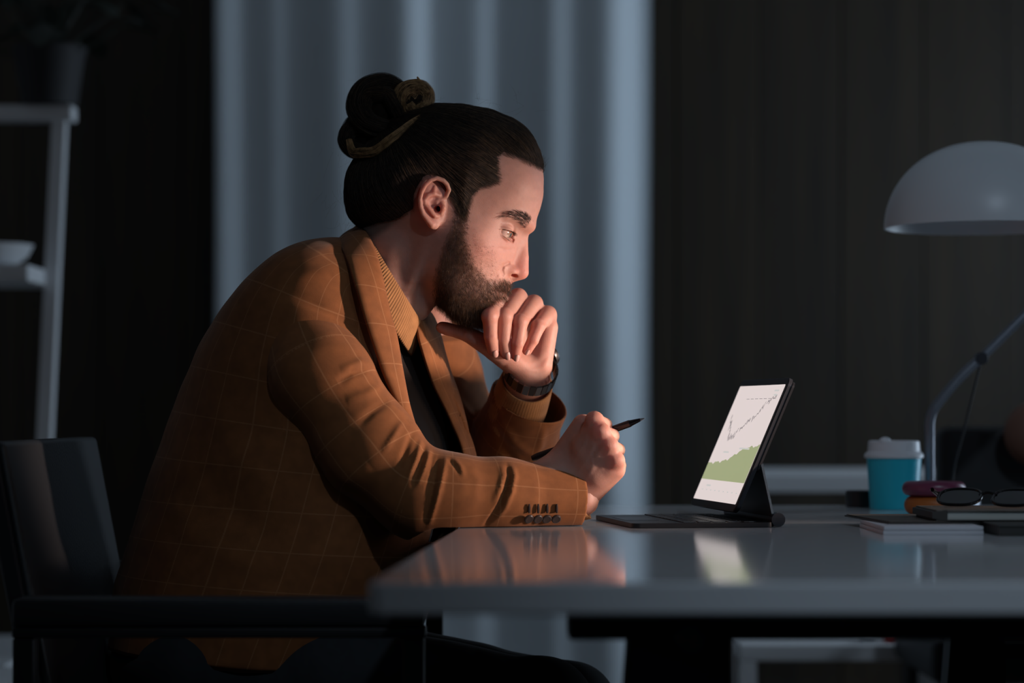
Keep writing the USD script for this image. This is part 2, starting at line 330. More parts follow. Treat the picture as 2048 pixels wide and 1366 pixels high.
# ------------------------------------------------------------------ ladder shelf on the left
ls = thing('ladder_shelf', 'white leaning ladder shelf by the left edge of the picture', 'shelf')
def post(x, y0, y1, z0, z1, w=.026, d=.035):
    return hull([(x + sx * w / 2, y0 + sy * d / 2, z0) for sx in (-1, 1) for sy in (-1, 1)] + [(x + sx * w / 2, y1 + sy * d / 2, z1) for sx in (-1, 1) for sy in (-1, 1)])
PXR = -0.893
for px in (PXR, PXR - .62): obj('post', post(px, 4.42, 4.78, 0.0, 1.47), 'white_paint', ls)
for zb, zt, y0, y1 in ((1.127, 1.158, 4.52, 4.80), (0.745, 0.775, 4.42, 4.86), (0.40, 0.43, 4.32, 4.90)):
    obj('shelf', box(PXR - .61, PXR - .012, y0, y1, zb, zt, .003), 'white_paint', ls)
obj('top_rail', box(PXR - .61, PXR + .03, 4.74, 4.80, 1.455, 1.485, .004), 'white_paint', ls)
# leaning cloth and bowl on the middle shelf
bw = thing('bowl', 'white rounded bowl standing on the shelf board of the white ladder shelf', 'bowl', (PXR - .105, 4.62, 1.159))
obj('bowl_body', lathe([(0, 0), (.035, 0), (.05, .004), (.072, .02), (.083, .042), (.080, .042), (.068, .022), (.045, .009), (0, .008)], 40), 'white_paint', bw, smooth=50)
# trailing plant on the rail
pl = thing('trailing_plant', 'dark potted plant with drooping leaves on top of the white ladder shelf', 'plant', (PXR - .02, 4.77, 1.486))
obj('pot', lathe([(0, 0), (.055, 0), (.07, .10), (.075, .115), (.066, .115), (.062, .09), (0, .088)], 32), 'pot_grey', pl, smooth=40)
r2 = np.random.default_rng(3)
for k in range(46):
    a = r2.uniform(0, 2 * np.pi); rr = r2.uniform(.06, .2); h = r2.uniform(.02, .26); c = np.array([rr * np.cos(a), .6 * rr * np.sin(a), .1 + h])
    st = smooth_path([(0, 0, .09), tuple(c * (.5, .5, .7)), tuple(c)], 8)
    L = r2.uniform(.05, .09); w = L * .32; t = np.linspace(0, 1, 7); dirv = np.array([np.cos(a), np.sin(a), r2.uniform(-.9, .2)]); dirv /= np.linalg.norm(dirv); sd = np.cross(dirv, [0, 0, 1.0]); sd /= np.linalg.norm(sd); nn = np.cross(sd, dirv)
    mid = c + dirv * L * t[:, None] + np.array([0, 0, -1.0]) * (.25 * L * t ** 2)[:, None]; ww = w * np.sin(np.pi * np.clip(t * .94 + .04, 0, 1)) ** .8
    ringv = np.stack([mid - sd * ww[:, None], mid + nn * (.0012 + .12 * ww)[:, None], mid + sd * ww[:, None], mid + nn * (-.0012 + .12 * ww)[:, None]], 1)
    obj('leaf', loft(ringv), 'leaf_dark', pl, smooth=60)
    obj('stem', tube(st, .0014, 5), 'leaf_dark', pl)
sb = thing('storage_box', 'pale grey storage box low down behind the black armchair', 'box', (-0.895, 4.14, 0))
obj('box_body', box(-.12, .12, -.15, .15, 0.0, .40, .012), 'white_paint', sb); obj('lid', box(-.125, .125, -.155, .155, .40, .43, .01), 'white_paint', sb)

# ------------------------------------------------------------------ far white furniture behind the tablet
fd = thing('far_desk', 'white desk top standing far back between tablet and cup', 'desk')
obj('desk_top', box(P(1500, 0, 4.8)[0], 2.3, 4.8, 5.45, .722, .757, .004), 'white_paint', fd)
for x in (P(1500, 0, 4.8)[0] + .42, 2.25): obj('leg', box(x - .02, x + .02, 5.38, 5.42, 0, .722, .003), 'black_steel', fd)
obj('apron', box(P(1500, 0, 4.8)[0] + .40, 2.27, 5.36, 5.38, .62, .722, .003), 'black_steel', fd)
for i, (u0, u1, lab) in enumerate(((1480, 1905, 'white square-framed bench under the desks, seen between the two black table legs'), (2012, 2500, 'white square-framed bench at the lower right corner, right of the rear table leg'))):
    b = thing('frame_bench', lab, 'bench')
    xa, xb = P(u0, 0, 4.5)[0], P(u1, 0, 4.5)[0]
    zt = P(0, 1288, 4.5)[2]
    obj('bench_top', box(xa, xb, 4.5, 4.74, zt - .033, zt, .006), 'white_paint', b)
    for sx in (xa + .016, xb - .016):
        for sy in (4.516, 4.724): obj('leg', box(sx - .016, sx + .016, sy - .016, sy + .016, 0, zt - .033, .004), 'white_paint', b)
    if i == 0: ztop = zt; xred = P(1785, 0, 4.55)[0]
rb = thing('small_red_box', 'tiny red box lying on the white bench under the table', 'box', (xred, 4.56, ztop)); obj('box_body', box(-.012, .012, -.03, .03, 0, .012, .002), 'red_card', rb)
gb = thing('small_grey_box', 'tiny pale grey box lying on the white bench beside the red one', 'box', (xred - .045, 4.56, ztop)); obj('box_body', box(-.012, .012, -.03, .03, 0, .013, .002), 'white_paint', gb)

# a dark chair beyond the table on the right with a brown cushion
fc = thing('far_chair', 'black upholstered chair back standing beyond the table at the right edge', 'chair')
xa, xb = P(1880, 0, 4.0)[0], P(2230, 0, 4.0)[0]
obj('backrest', box(xa, xb, 4.0, 4.07, .50, P(0, 852, 4.0)[2], .02), 'black_leather', fc)
obj('seat', box(xa, xb, 4.07, 4.5, .42, .50, .02), 'black_leather', fc)
for sx in (xa + .03, xb - .03):
    for sy in (4.04, 4.46): obj('leg', tube([(sx, sy, 0), (sx, sy, .43)], .012, 12), 'black_steel', fc)
cu = thing('cushion', 'round brown leather cushion hanging at the black chair by the right edge', 'cushion', P(2075, 868, 3.94))
cs = trimesh.creation.icosphere(4, 1.0); cs.vertices = cs.vertices * (.052, .03, .052); obj('cushion_body', cs, 'brown_leather', cu, smooth=True)
obj('piping', tube([( .0522 * math.cos(t), 0, .0522 * math.sin(t)) for t in np.linspace(0, 2 * np.pi, 49)], .0022, 8), 'brown_leather', cu)
obj('loop', tube(smooth_path([(0.03, .01, .035), (.04, .045, .10), (.04, .09, .06)], 14), .003, 8), 'brown_leather', cu)

# ------------------------------------------------------------------ the table
TZ = 0.740
TT = .0265
fl = P(735, 1165, 1.963)[:2]; bl = (-0.0252, 3.65)
poly = Polygon([fl, (1.75, 1.963), (1.75, 3.65), bl]).buffer(-.012).buffer(.012, 6)
tp = thing('table', 'large white glossy table on black legs that the man leans on', 'table')
s0 = slab(poly, TZ - TT, TZ)
b1 = slab(poly.buffer(-.0022), TZ - TT - .0, TZ)
top = m2t(m3.Manifold.batch_hull([t2m(slab(poly.buffer(-.0022), TZ - TT, TZ)), t2m(slab(poly, TZ - TT + .0022, TZ - .0022))]))
obj('table_top', top, 'white_laminate', tp, smooth=20)
zb = TZ - TT
bx0 = P(1137, 0, 2.25)[0]
zbm = P(0, 1281, 2.25)[2]
obj('beam', box(bx0, 1.6, 2.25, 2.32, zbm, zb, .003), 'black_steel', tp)
obj('beam', box(bx0 + .05, 1.6, 3.30, 3.37, zbm, zb, .003), 'black_steel', tp)
def trestle(u0, u1, d, fl_=8):
    a, b = P(u0, 0, d)[0], P(u1, 0, d)[0]
    return hull([(a, d, zbm + .001), (b, d, zbm + .001), (a, d + .05, zbm + .001), (b, d + .05, zbm + .001), (a - .05, d, 0), (b + .01, d, 0), (a - .05, d + .05, 0), (b + .01, d + .05, 0)])
obj('leg', trestle(1256, 1462, 2.26), 'black_steel', tp)
obj('leg', trestle(1912, 2008, 3.31), 'black_steel', tp)
obj('bracket', moved(lathe([(0, 0), (.014, 0), (.014, .012), (.011, .014), (0, .014)], 24), P(1378, 1272, 2.245), (90, 0, 0)), 'slate_metal', tp)
# ------------------------------------------------------------------ tablet in its keyboard stand
YAW, TILT = math.radians(8.6), math.radians(23.3)
WD = np.array([math.sin(YAW), -math.cos(YAW), 0]); NN = np.array([-math.cos(YAW), -math.sin(YAW), 0]); UP = math.cos(TILT) * np.array([0, 0, 1.0]) - math.sin(TILT) * NN
NT = math.cos(TILT) * NN + math.sin(TILT) * np.array([0, 0, 1.0])     # the screen's normal
TC = np.array([0.2875, 3.072, CAMZ + (0.964 - 1.0)])
def tab(a, b, c): return TC + WD * a + UP * b + NT * c       # a towards the near edge, b up the screen, c out of the screen
def tabm(m):
    m = m.copy(); v = m.vertices; m.vertices = TC + v[:, :1] * WD + v[:, 1:2] * UP + v[:, 2:3] * NT
    if np.linalg.det(np.stack([WD, UP, NT])) < 0: m.invert()
    return m
def rrect(w, h, r, n=6): return Polygon([(-w / 2 + r, -h / 2 + r), (w / 2 - r, -h / 2 + r), (w / 2 - r, h / 2 - r), (-w / 2 + r, h / 2 - r)]).buffer(r, n)
def emit(name, color, strength=1.0):
    MAT[name] = usdkit.material(stage, '/World/Looks/' + name, {'p': ('principled_bsdf', {'base_color': (0.01, 0.01, 0.01), 'roughness': 0.15, 'emission_color': color, 'emission_strength': strength})}, surface='p.BSDF')
emit('screen_white', (0.73, 0.63, 0.61)); emit('screen_green', (0.345, 0.372, 0.20)); emit('screen_ink', (0.20, 0.17, 0.18)); emit('screen_pale', (0.56, 0.55, 0.53)); emit('screen_top', (0.70, 0.66, 0.62))
tb = thing('tablet', 'thin tablet showing a share price chart, propped up in front of the man', 'tablet')
SW, SH = .228, .160
obj('body', tabm(cat(slab(rrect(.2476, .1785, .012), -.0050, -.0004), slab(rrect(.2456, .1765, .011), -.0056, .0))), 'slate_metal', tb)
obj('bezel', tabm(slab(rrect(.2440, .1750, .010), .0, .0003)), 'black_plastic', tb)
obj('screen', tabm(slab(rrect(SW, SH, .002), .0003, .0006)), 'screen_white', tb, label='lit white screen')
xs = np.linspace(-SW / 2, SW / 2, 60); t = (xs + SW / 2) / SW
hill = -.030 + .012 * t + .016 / (1 + np.exp(-(t - .55) * 14)) + .0012 * np.sin(t * 40) + .0008 * np.sin(t * 83 + 1)
base = -.052 + 0 * xs
obj('chart_area', tabm(slab(Polygon(list(zip(xs, base)) + list(zip(xs[::-1], hill[::-1]))), .0006, .0007)), 'screen_green', tb, label='green filled area chart')
r3 = np.random.default_rng(11)
def stroke(pts, w, m, z=.0006):
    g = LineString(pts).buffer(w / 2, 2)
    return tabm(slab(g, z, z + .0001))
def curve(tt):   # price level over the width of the chart
    return np.interp(tt, [.10, .17, .22, .30, .38, .46, .54, .62, .70, .78, .84, .92], [.034, .022, .012, .006, .018, .022, .032, .034, .046, .056, .060, .066])
pts = []
for k in range(150):
    tt = .10 + .82 * k / 149; pts.append((-SW / 2 + SW * tt, curve(tt) + r3.normal() * (.0045 if tt < .36 else .0022)))
obj('price_line', cat(*[stroke(pts[i:j], .0009, 0) for i, j in ((0, 52), (56, 84), (88, 118), (122, 150))]), 'screen_ink', tb, label='jagged dark price line')
obj('dashed_line', cat(*[stroke([(-.05 + .022 * k, .0612), (-.05 + .022 * k + .014, .0612)], .0006, 0) for k in range(7)]), 'screen_ink', tb)
for k in range(9):
    x = -SW / 2 + SW * (.12 + .1 * k); 
    obj('tick', stroke([(x, -.066), (x + .004, -.066)], .0016, 0), 'screen_pale', tb)
for k, (x, y, w) in enumerate(((-.055, -.013, .026), (.02, -.007, .05), (-.07, -.060, .02), (.08, .066, .014), (.075, .072, .02))): obj('caption_bar', stroke([(x, y), (x + w, y)], .0022, 0), 'screen_pale', tb)
# added light in front of the screen, turned aside, to brighten face and hands
SL = UsdLux.RectLight.Define(stage, '/World/tablet/added_screen_light')
SL.CreateWidthAttr(.20); SL.CreateHeightAttr(.14); SL.CreateIntensityAttr(4.0); SL.CreateColorAttr(Gf.Vec3f(1.0, 0.70, 0.52)); SL.CreateNormalizeAttr(False)
ly = math.radians(-7); lt_ = math.radians(24); ln = np.array([-math.cos(ly), -math.sin(ly), 0]); lz = math.cos(lt_) * ln + math.sin(lt_) * np.array([0, 0, 1.0]); lu = math.cos(lt_) * np.array([0, 0, 1.0]) - math.sin(lt_) * ln; lx = np.cross(lu, -lz)
m = np.eye(4); m[0, :3], m[1, :3], m[2, :3], m[3, :3] = lx, lu, -lz, tab(0, 0, .032)     # a RectLight shines along its local -z
SL.AddTransformOp().Set(Gf.Matrix4d(*m.ravel()))

kf = thing('keyboard_stand', 'black keyboard cover lying open on the table and holding the tablet', 'keyboard')
HB = np.array([0.300, 3.045, TZ])      # foot of the hinge, middle of its length
def kb(a, b, c): return HB + WD * a + NN * b + np.array([0, 0, c])   # a to the near edge, b towards the man
def kbm(m):
    m = m.copy(); v = m.vertices; m.vertices = HB + v[:, :1] * WD + v[:, 1:2] * NN + v[:, 2:3] * np.array([0, 0, 1.0])
    if np.linalg.det(np.stack([WD, NN, [0, 0, 1.0]])) < 0: m.invert()
    return m
def fin(m): return m
obj('base', kbm(moved(slab(rrect(.2476, .176, .01), .0, .0055), (0, .088, .0006))), 'black_plastic', kf)
obj('hinge', kbm(moved(tube([(-.123, 0, 0), (.123, 0, 0)], .0085, 20), (0, -.004, .0092))), 'slate_metal', kf)
low = HB + NN * .002 + np.array([0, 0, .012]); mid_t = tab(0, -.018, -.0058)
dv = mid_t - low; Ls = np.linalg.norm(dv); dv /= Ls; nb = np.cross(WD, dv)
def panel(w, L, th):
    m_ = slab(rrect(w, L, .006), -th / 2, th / 2); v = m_.vertices; m_.vertices = low + v[:, :1] * WD + (v[:, 1:2] + L / 2) * dv + v[:, 2:3] * nb
    if np.linalg.det(np.stack([WD, dv, nb])) < 0: m_.invert()
    return m_
obj('stand_panel', panel(.2450, Ls, .0030), 'black_plastic', kf)
obj('back_cover', tabm(moved(slab(rrect(.2490, .120, .008), -.0085, -.0057), (0, .026, 0))), 'black_plastic', kf)
for r_ in range(5):
    for c_ in range(12):
        kx, ky = -.108 + c_ * .0196, .030 + r_ * .0185
        obj('key', kbm(box(kx - .0082, kx + .0082, ky - .0078, ky + .0078, .0061, .0074, .0006)), 'black_plastic', kf)
obj('trackpad', kbm(box(-.045, .045, .127, .168, .0061, .0064)), 'slate_metal', kf)

# ------------------------------------------------------------------ pen
pa, pb = P(1064, 917, 3.035), P(1289, 836.5, 2.985)
pd = (pb - pa); PL = np.linalg.norm(pd); pd /= PL; PF = frame_of(pd, (0, 1, 0))
def penm(m):   # local z runs along the pen to its tip
    m = m.copy(); v = m.vertices; m.vertices = pa + v[:, 2:3] * pd + v[:, :1] * PF[:, 1] + v[:, 1:2] * PF[:, 2]; return m
pn = thing('pen', 'black ballpoint pen held in the right fist, its tip pointing up to the tablet', 'pen')
R_ = .0045
obj('barrel', penm(lathe([(0, 0), (.0034, .0004), (R_ - .0006, .003), (R_, .008), (R_, PL - .020), (R_ - .0003, PL - .0195)], 28)), 'black_plastic', pn, smooth=40)
obj('cone', penm(lathe([(R_ - .0004, PL - .0195), (R_ - .0008, PL - .0175), (.0027, PL - .0105), (.0018, PL - .0055)], 28)), 'glasses_black', pn, smooth=40)
obj('tip', penm(lathe([(.0017, PL - .0056), (.0010, PL - .002), (.0004, PL), (0, PL)], 20)), 'chrome', pn, label='metal tip', smooth=40)

# ------------------------------------------------------------------ paper cup
def px_m(d): return d / FPX
cd = 3.49; cc = P(1788, 0, cd); cp = thing('paper_cup', 'turquoise takeaway paper cup with a white plastic lid', 'cup', (cc[0], cd, TZ)); k = px_m(cd)
hcup = TZ; zl = P(0, 911, cd)[2] - TZ
obj('cup_body', lathe([(0, .004), (.0325, .004), (.0335, 0), (.0345, .001), (.0395, zl), (.0385, zl), (.033, .008), (0, .007)], 64), 'cup_teal', cp, smooth=40)
obj('lid', lathe([(.0398, zl - .004), (.0424, zl - .003), (.0426, zl + .001), (.0405, zl + .004), (.0378, zl + .006), (.0366, zl + .020), (.0350, zl + .0215), (.0335, zl + .019), (0, zl + .0185), (0, zl + .0165), (.034, zl + .0165), (.0395, zl - .002)], 64), 'cup_lid', cp, label='white plastic lid', smooth=35)
sp = trimesh.creation.icosphere(3, 1.0); sp.vertices = sp.vertices * (.0085, .006, .006) + (-.017, -.026, zl + .021); obj('sip_spout', sp, 'cup_lid', cp, smooth=True)

# small round dark object behind the cup
tn = thing('dark_disc', 'small round dark object half hidden behind the turquoise cup', 'tin', (P(1722, 0, 3.56)[0], 3.56, TZ)); obj('disc_body', lathe([(0, 0), (.021, 0), (.022, .002), (.022, .018), (0, .018)], 40), 'black_plastic', tn); obj('lid', lathe([(.0227, .012), (.0227, .0235), (.0215, .025), (0, .025)], 40), 'black_plastic', tn)

# ------------------------------------------------------------------ notebooks, pads, pastries, glasses
np1 = thing('notepad', 'white paper notepad at the bottom of the notebook pile', 'notepad')
for q in range(2): obj('page_block', box(.421 + q * .001, .535, 2.742 + q * .002, 2.93, TZ + q * .0050, TZ + .0047 + q * .0050, .0008), 'paper', np1)
np2 = thing('dark_slab', 'flat dark slab lying on the table under the open end of the grey book', 'notebook')
obj('page_block', box(.547, .80, 2.712, 2.93, TZ + .001, TZ + .0108), 'cover_dark', np2); obj('cover', box(.545, .803, 2.710, 2.932, TZ + .0108, TZ + .0126, .0008), 'cover_dark', np2); obj('cover', box(.545, .803, 2.710, 2.932, TZ, TZ + .001), 'cover_dark', np2)  # flat dark block where a dark band shows under the pile
np3 = thing('dark_folder', 'thin dark folder between the white notepad and the grey book', 'folder')
obj('cover', moved(box(-.085, .085, -.105, .105, 0, .0016, .0006), (.508, 2.905, TZ + .0100), (0, 0, 6)), 'cover_dark', np3); obj('cover', moved(box(-.083, .083, -.103, .103, .0020, .0030, .0004), (.508, 2.905, TZ + .0100), (0, 0, 6)), 'cover_brown', np3); obj('page_block', moved(box(-.080, .080, -.100, .100, .0014, .0022), (.508, 2.905, TZ + .0100), (0, 0, 6)), 'paper_grey', np3)
z3 = TZ + .0132
bk = thing('grey_book', 'hardback book with a brown-grey cover lying under the spectacles', 'book')
bx, by = .487, 2.80
obj('page_block', box(bx + .018, bx + .26, by + .003, by + .137, z3 + .0015, z3 + .0108), 'paper_grey', bk)
obj('cover', box(bx + .004, bx + .264, by, by + .140, z3 + .0108, z3 + .0128, .0009), 'cover_brown', bk); obj('cover', box(bx + .004, bx + .264, by, by + .140, z3, z3 + .0015, .0006), 'cover_dark', bk)
obj('spine', hull([(bx, by, z3 + .003), (bx, by + .140, z3 + .003), (bx, by, z3 + .0105), (bx, by + .140, z3 + .0105), (bx + .017, by, z3 + .0), (bx + .017, by + .140, z3), (bx + .017, by, z3 + .0128), (bx + .017, by + .140, z3 + .0128)]), 'cover_dark', bk)
zt3 = z3 + .0129
do = P(1868, 0, 3.30)
def pastry(mm, r, h): 
    a = np.linspace(-np.pi / 2, np.pi / 2, 14); rt = h / 2
    pr = [(0.010, rt * .55 - rt)] + [(r - rt * .9 + rt * .9 * math.cos(t), rt * math.sin(t)) for t in a] + [(0.010, rt * .55)]
    pr = [(0.0, pr[0][1] + .0)] + pr + [(0.0, pr[-1][1])]
    return lathe([(q, z + rt) for q, z in pr], 56)
o1 = thing('orange_pastry', 'flat round orange pastry lying under the plum-coloured one', 'pastry', (do[0] - .001, 3.30, TZ)); obj('crumb', pastry(0, .0395, .0260), 'orange_dough', o1, smooth=True)
o2 = thing('plum_pastry', 'flat round plum-glazed pastry stacked on the orange one', 'pastry', (do[0], 3.30, TZ + .0261)); obj('crumb', pastry(0, .0432, .0195), 'plum', o2, smooth=True)
gl = thing('spectacles', 'black glossy spectacles lying on the book at the right edge', 'spectacles', (.560, 2.872, zt3), -24)
def rim(cx):
    t = np.linspace(0, 2 * np.pi, 41)[:-1]; w, h = .0255, .020
    return np.stack([cx + w * np.sign(np.cos(t)) * np.abs(np.cos(t)) ** .75, np.zeros(40), .021 + h * np.sign(np.sin(t)) * np.abs(np.sin(t)) ** .75], -1)
tl = math.radians(64); RT = np.array([[1, 0, 0], [0, math.cos(tl), -math.sin(tl)], [0, math.sin(tl), math.cos(tl)]]).T
def tip(v): return np.asarray(v) @ np.array([[1, 0, 0], [0, math.cos(-tl), math.sin(-tl)], [0, -math.sin(-tl), math.cos(-tl)]]) + (0, 0, .0024)
for cx in (-.033, .033):
    rr = rim(cx); n_ = len(rr); th = np.arange(8) * np.pi / 4
    cen = rr.mean(0); out = rr - cen; out /= np.linalg.norm(out, axis=1, keepdims=True)
    sec = rr[:, None] + .0022 * (np.cos(th)[None, :, None] * out[:, None] + np.sin(th)[None, :, None] * np.array([0, 1.0, 0]))
    sec = np.concatenate([sec, sec[:1]]); m_ = loft(tip(sec.reshape(-1, 3)).reshape(n_ + 1, 8, 3), False)
    if m_.volume < 0: m_.invert()
    obj('rim', m_, 'glasses_black', gl, smooth=60)
    lp = Polygon(rr[:, [0, 2]]); q = slab(lp, -.0005, .0005); q.vertices = tip(q.vertices[:, [0, 2, 1]]); q.invert(); obj('lens', q, 'lens', gl)
obj('bridge', tube(tip(smooth_path([(-.010, 0, .026), (0, -.002, .030), (.010, 0, .026)], 12)), .0021, 10), 'glasses_black', gl)
for s in (-1, 1): obj('temple', tube(np.vstack([tip([(s * .059, 0, .030)]), [(s * .066, .016, .020), (s * .068, .05, .013), (s * .067, .10, .006), (s * .064, .135, .0022)]]), [.002, .0026, .0024, .0022, .0026], 10), 'glasses_black', gl)

# ------------------------------------------------------------------ desk lamp
LD = 3.56
lb = P(1859, 0, LD); lm = thing('desk_lamp', 'white dome desk lamp with a slanting metal arm, switched off', 'lamp')
obj('base', moved(lathe([(0, 0), (.055, 0), (.058, .003), (.058, .010), (.054, .014), (.012, .016), (.010, .024), (0, .024)], 48), (lb[0] + .02, LD + .02, TZ)), 'lamp_metal', lm)
bend = smooth_path([(lb[0], LD, TZ + .02), tuple(P(1859, 900, LD)), tuple(P(1859, 850, LD)), tuple(P(1864, 826, LD)), tuple(P(1880, 802, LD)), tuple(P(1962, 717, LD))], 60)
obj('post', tube(bend, .0072, 20), 'lamp_metal', lm, smooth=50)
elbow = P(2240, 440, LD)
obj('arm', tube([P(1962, 717, LD), elbow], .0066, 20), 'lamp_metal', lm, smooth=50)
obj('joint', moved(lathe([(0, -.011), (.0085, -.011), (.0095, -.009), (.0095, .009), (.0085, .011), (0, .011)], 28), P(1962, 717, LD), (90, 0, 0)), 'slate_metal', lm)
obj('joint', moved(lathe([(0, -.011), (.013, -.011), (.014, -.009), (.014, .009), (.013, .011), (0, .011)], 28), elbow, (90, 0, 0)), 'black_steel', lm)
sc = P(1965, 456, LD - .10); rd = 195 * sc[1] / FPX; hd = 172 * sc[1] / FPX
aa = np.linspace(0, np.pi / 2, 28)
prof = [(rd * math.cos(t) ** .92 if t < np.pi / 2 - 1e-6 else 0.0, hd * math.sin(t)) for t in aa]
inn = [(max(q - .0022, 0) * .995, z - .0022 * (z > .003)) for q, z in prof][::-1]
obj('shade', moved(lathe([(prof[0][0] - .0022, 0)] + [(prof[0][0], .0)] + prof[1:] + inn[:-1] + [(prof[0][0] - .0022, 0)], 96), sc), 'lamp_white', lm, label='white dome shade', smooth=50)
obj('bulb_holder', moved(lathe([(0, hd * .45), (.018, hd * .45), (.022, hd * .5), (.022, hd - .004), (0, hd - .004)], 32), sc), 'white_paint', lm)
obj('bulb', moved(lathe([(0, .012), (.012, .014), (.022, .026), (.024, .036), (.018, .050), (.012, hd * .47), (0, hd * .47)], 32), sc), 'cup_lid', lm)
obj('shade_arm', tube(smooth_path([elbow, elbow + (-.012, -.03, .045), sc + (rd * .86, .02, hd * .66), sc + (rd * .74, 0, hd * .66)], 24), .006, 16), 'lamp_metal', lm, smooth=50)
obj('cable', tube(smooth_path([P(1962, 722, LD + .012), P(1945, 790, LD + .02), P(1928, 860, LD + .03), P(1905, 960, LD + .04), (lb[0] + .05, LD + .05, TZ + .002), (lb[0] + .09, LD + .14, TZ + .002)], 40), .0018, 8), 'black_plastic', lm)

# ------------------------------------------------------------------ the man's armchair
ch = thing('armchair', 'black leather armchair with a dark metal frame that the man sits in', 'chair')
yn, yf = 2.66, 3.36
zA0, zA1 = P(0, 1277, 2.64)[2], P(0, 1196, 2.64)[2]
xl, xr_ = P(22, 0, 2.64)[0], P(852, 0, 2.64)[0]
for yy_, nm in ((yn, 0), (yf, 1)):
    obj('armrest', box(xl, xr_, yy_ - .022, yy_ + .022, zA0 + .012, zA1, .008), 'black_leather', ch)
    obj('arm_rail', box(xl, xr_, yy_ - .018, yy_ + .018, zA0, zA0 + .012, .003), 'black_steel', ch)
    for x_ in (xl + .012, xr_ - .014): obj('leg', box(x_ - .012, x_ + .012, yy_ - .015, yy_ + .015, 0, zA0, .003), 'black_steel', ch)
    obj('runner', box(xl, xr_, yy_ - .015, yy_ + .015, 0, .022, .003), 'black_steel', ch)
obj('seat', box(xl + .05, xr_ - .0, yn + .03, yf - .03, .36, .445, .02), 'black_leather', ch)
obj('seat_frame', box(xl + .02, xr_ - .02, yn + .015, yf - .015, .34, .36, .003), 'black_steel', ch)
def bplate(t0, t1, y0, y1, z0=.50, z1=.846):
    pts = []
    for z in (z0, z1):
        xx = -.528 - (z - .62) * .19
        for y in (y0, y1):
            for t_ in (t0, t1): pts.append((xx + t_, y, z))
    return pts
bp = t2m(hull(bplate(-.028, 0, yn + .05, yf - .05)))
pads = []
for p_ in bplate(-.022, -.006, yn + .056, yf - .056, .506, .838):
    s_ = trimesh.creation.icosphere(2, .008); s_.apply_translation(p_); pads.append(s_.vertices)
obj('backrest', hull(np.vstack(pads)), 'black_leather', ch)
for y_ in (yn + .032, yf - .032):
    obj('back_frame', hull(bplate(-.020, -.006, y_ - .007, y_ + .007, .34, .83)), 'slate_metal', ch)
# ================================================================== THE MAN
# head space: 1 unit = S metres; (U, V) as photo columns and rows in the plane y = HD, W towards the right ear
HD = 3.10; S = HD / FPX
def hw(q):  # head space -> world
    q = np.asarray(q, float); return np.stack([(q[..., 0] - 1024) * S, HD - q[..., 2] * S, CAMZ + (HOR - q[..., 1]) * S], -1)
def wh(p):
    p = np.asarray(p, float); return np.stack([1024 + p[..., 0] / S, HOR - (p[..., 2] - CAMZ) / S, (HD - p[..., 1]) / S], -1)
def near(u, v, w):   # a landmark seen at (u, v) whose lateral offset is w
    f = 1 - w * S / HD; return np.array([1024 + (u - 1024) * f, HOR + (v - HOR) * f, w])
# --- half-width map: points of the outline (0) and of the side of the head
OUTL = [(1087, 375), (1086, 395), (1082, 412), (1076, 430), (1071, 444), (1064, 458), (1054, 471), (1046, 486), (1040, 505), (1033, 530), (1025, 553), (1022, 566), (1019, 578), (1011, 586), (1006, 598), (997, 608), (998, 624), (990, 638), (972, 646), (945, 642), (915, 632), (890, 612),
        (1087, 350), (1081, 322), (1066, 293), (1040, 264), (1000, 242), (950, 228), (900, 222), (850, 226), (800, 245), (752, 285), (718, 330), (702, 375), (704, 415), (722, 450), (760, 490), (815, 560), (860, 600)]
SIDE = [(1079, 380, 34), (1066, 375, 56), (1042, 370, 77), (1005, 365, 91), (960, 358, 101), (900, 345, 115), (850, 335, 121), (790, 345, 113), (745, 365, 86), (718, 385, 52), (1070, 320, 36), (1045, 310, 65), (1000, 290, 84), (1000, 262, 58), (940, 255, 78), (870, 258, 85), (805, 285, 78), (755, 325, 62), (950, 300, 103), (870, 300, 112),
        (1066, 440, 25), (1055, 436, 42), (1035, 430, 60), (1012, 428, 75), (990, 430, 85), (960, 420, 94), (930, 410, 101), (880, 400, 110), (830, 400, 112), (780, 410, 98), (735, 425, 58),
        (1045, 465, 24), (1032, 455, 44), (1015, 452, 60), (998, 458, 76), (980, 462, 89), (955, 468, 101), (930, 475, 105), (900, 470, 106), (860, 460, 102),
        (1034, 486, 26), (1022, 488, 44), (1008, 492, 60), (990, 496, 76), (965, 500, 92), (935, 505, 99), (1026, 510, 30), (1012, 515, 46), (995, 525, 60), (975, 530, 73), (945, 540, 85), (915, 530, 93), (890, 520, 95),
        (1016, 545, 28), (1005, 550, 42), (985, 560, 55), (960, 568, 68), (930, 570, 79), (900, 565, 85), (1012, 568, 22), (1000, 575, 35), (985, 585, 45), (960, 598, 58), (930, 602, 68), (905, 595, 75), (998, 590, 24), (988, 600, 33), (990, 618, 20), (978, 626, 32), (955, 628, 40), (925, 622, 50),
        (870, 500, 93), (830, 470, 88), (790, 450, 76), (860, 550, 72), (830, 520, 66), (760, 450, 52)]
pu = [(u, v, 0.0) for u, v in OUTL] + [(*near(u, v, w)[:2], w * w) for u, v, w in SIDE]
cpo = np.array(OUTL, float); cen_h = np.array([900, 430.0])
for u, v in OUTL:                                   # outside the outline the map goes below zero
    dd = np.array([u, v]) - (cen_h if v < 500 else np.array([925, 540.0])); dd /= np.linalg.norm(dd); pu.append((u + 30 * dd[0], v + 30 * dd[1], -30 * 75.0 if v < 420 or u < 800 else -30 * 42.0))
pu = np.array(pu); RB = RBFInterpolator(pu[:, :2] / 100, pu[:, 2], kernel='thin_plate_spline', smoothing=0.0008)
gu, gv = np.arange(640, 1150, 3.0), np.arange(160, 700, 3.0)
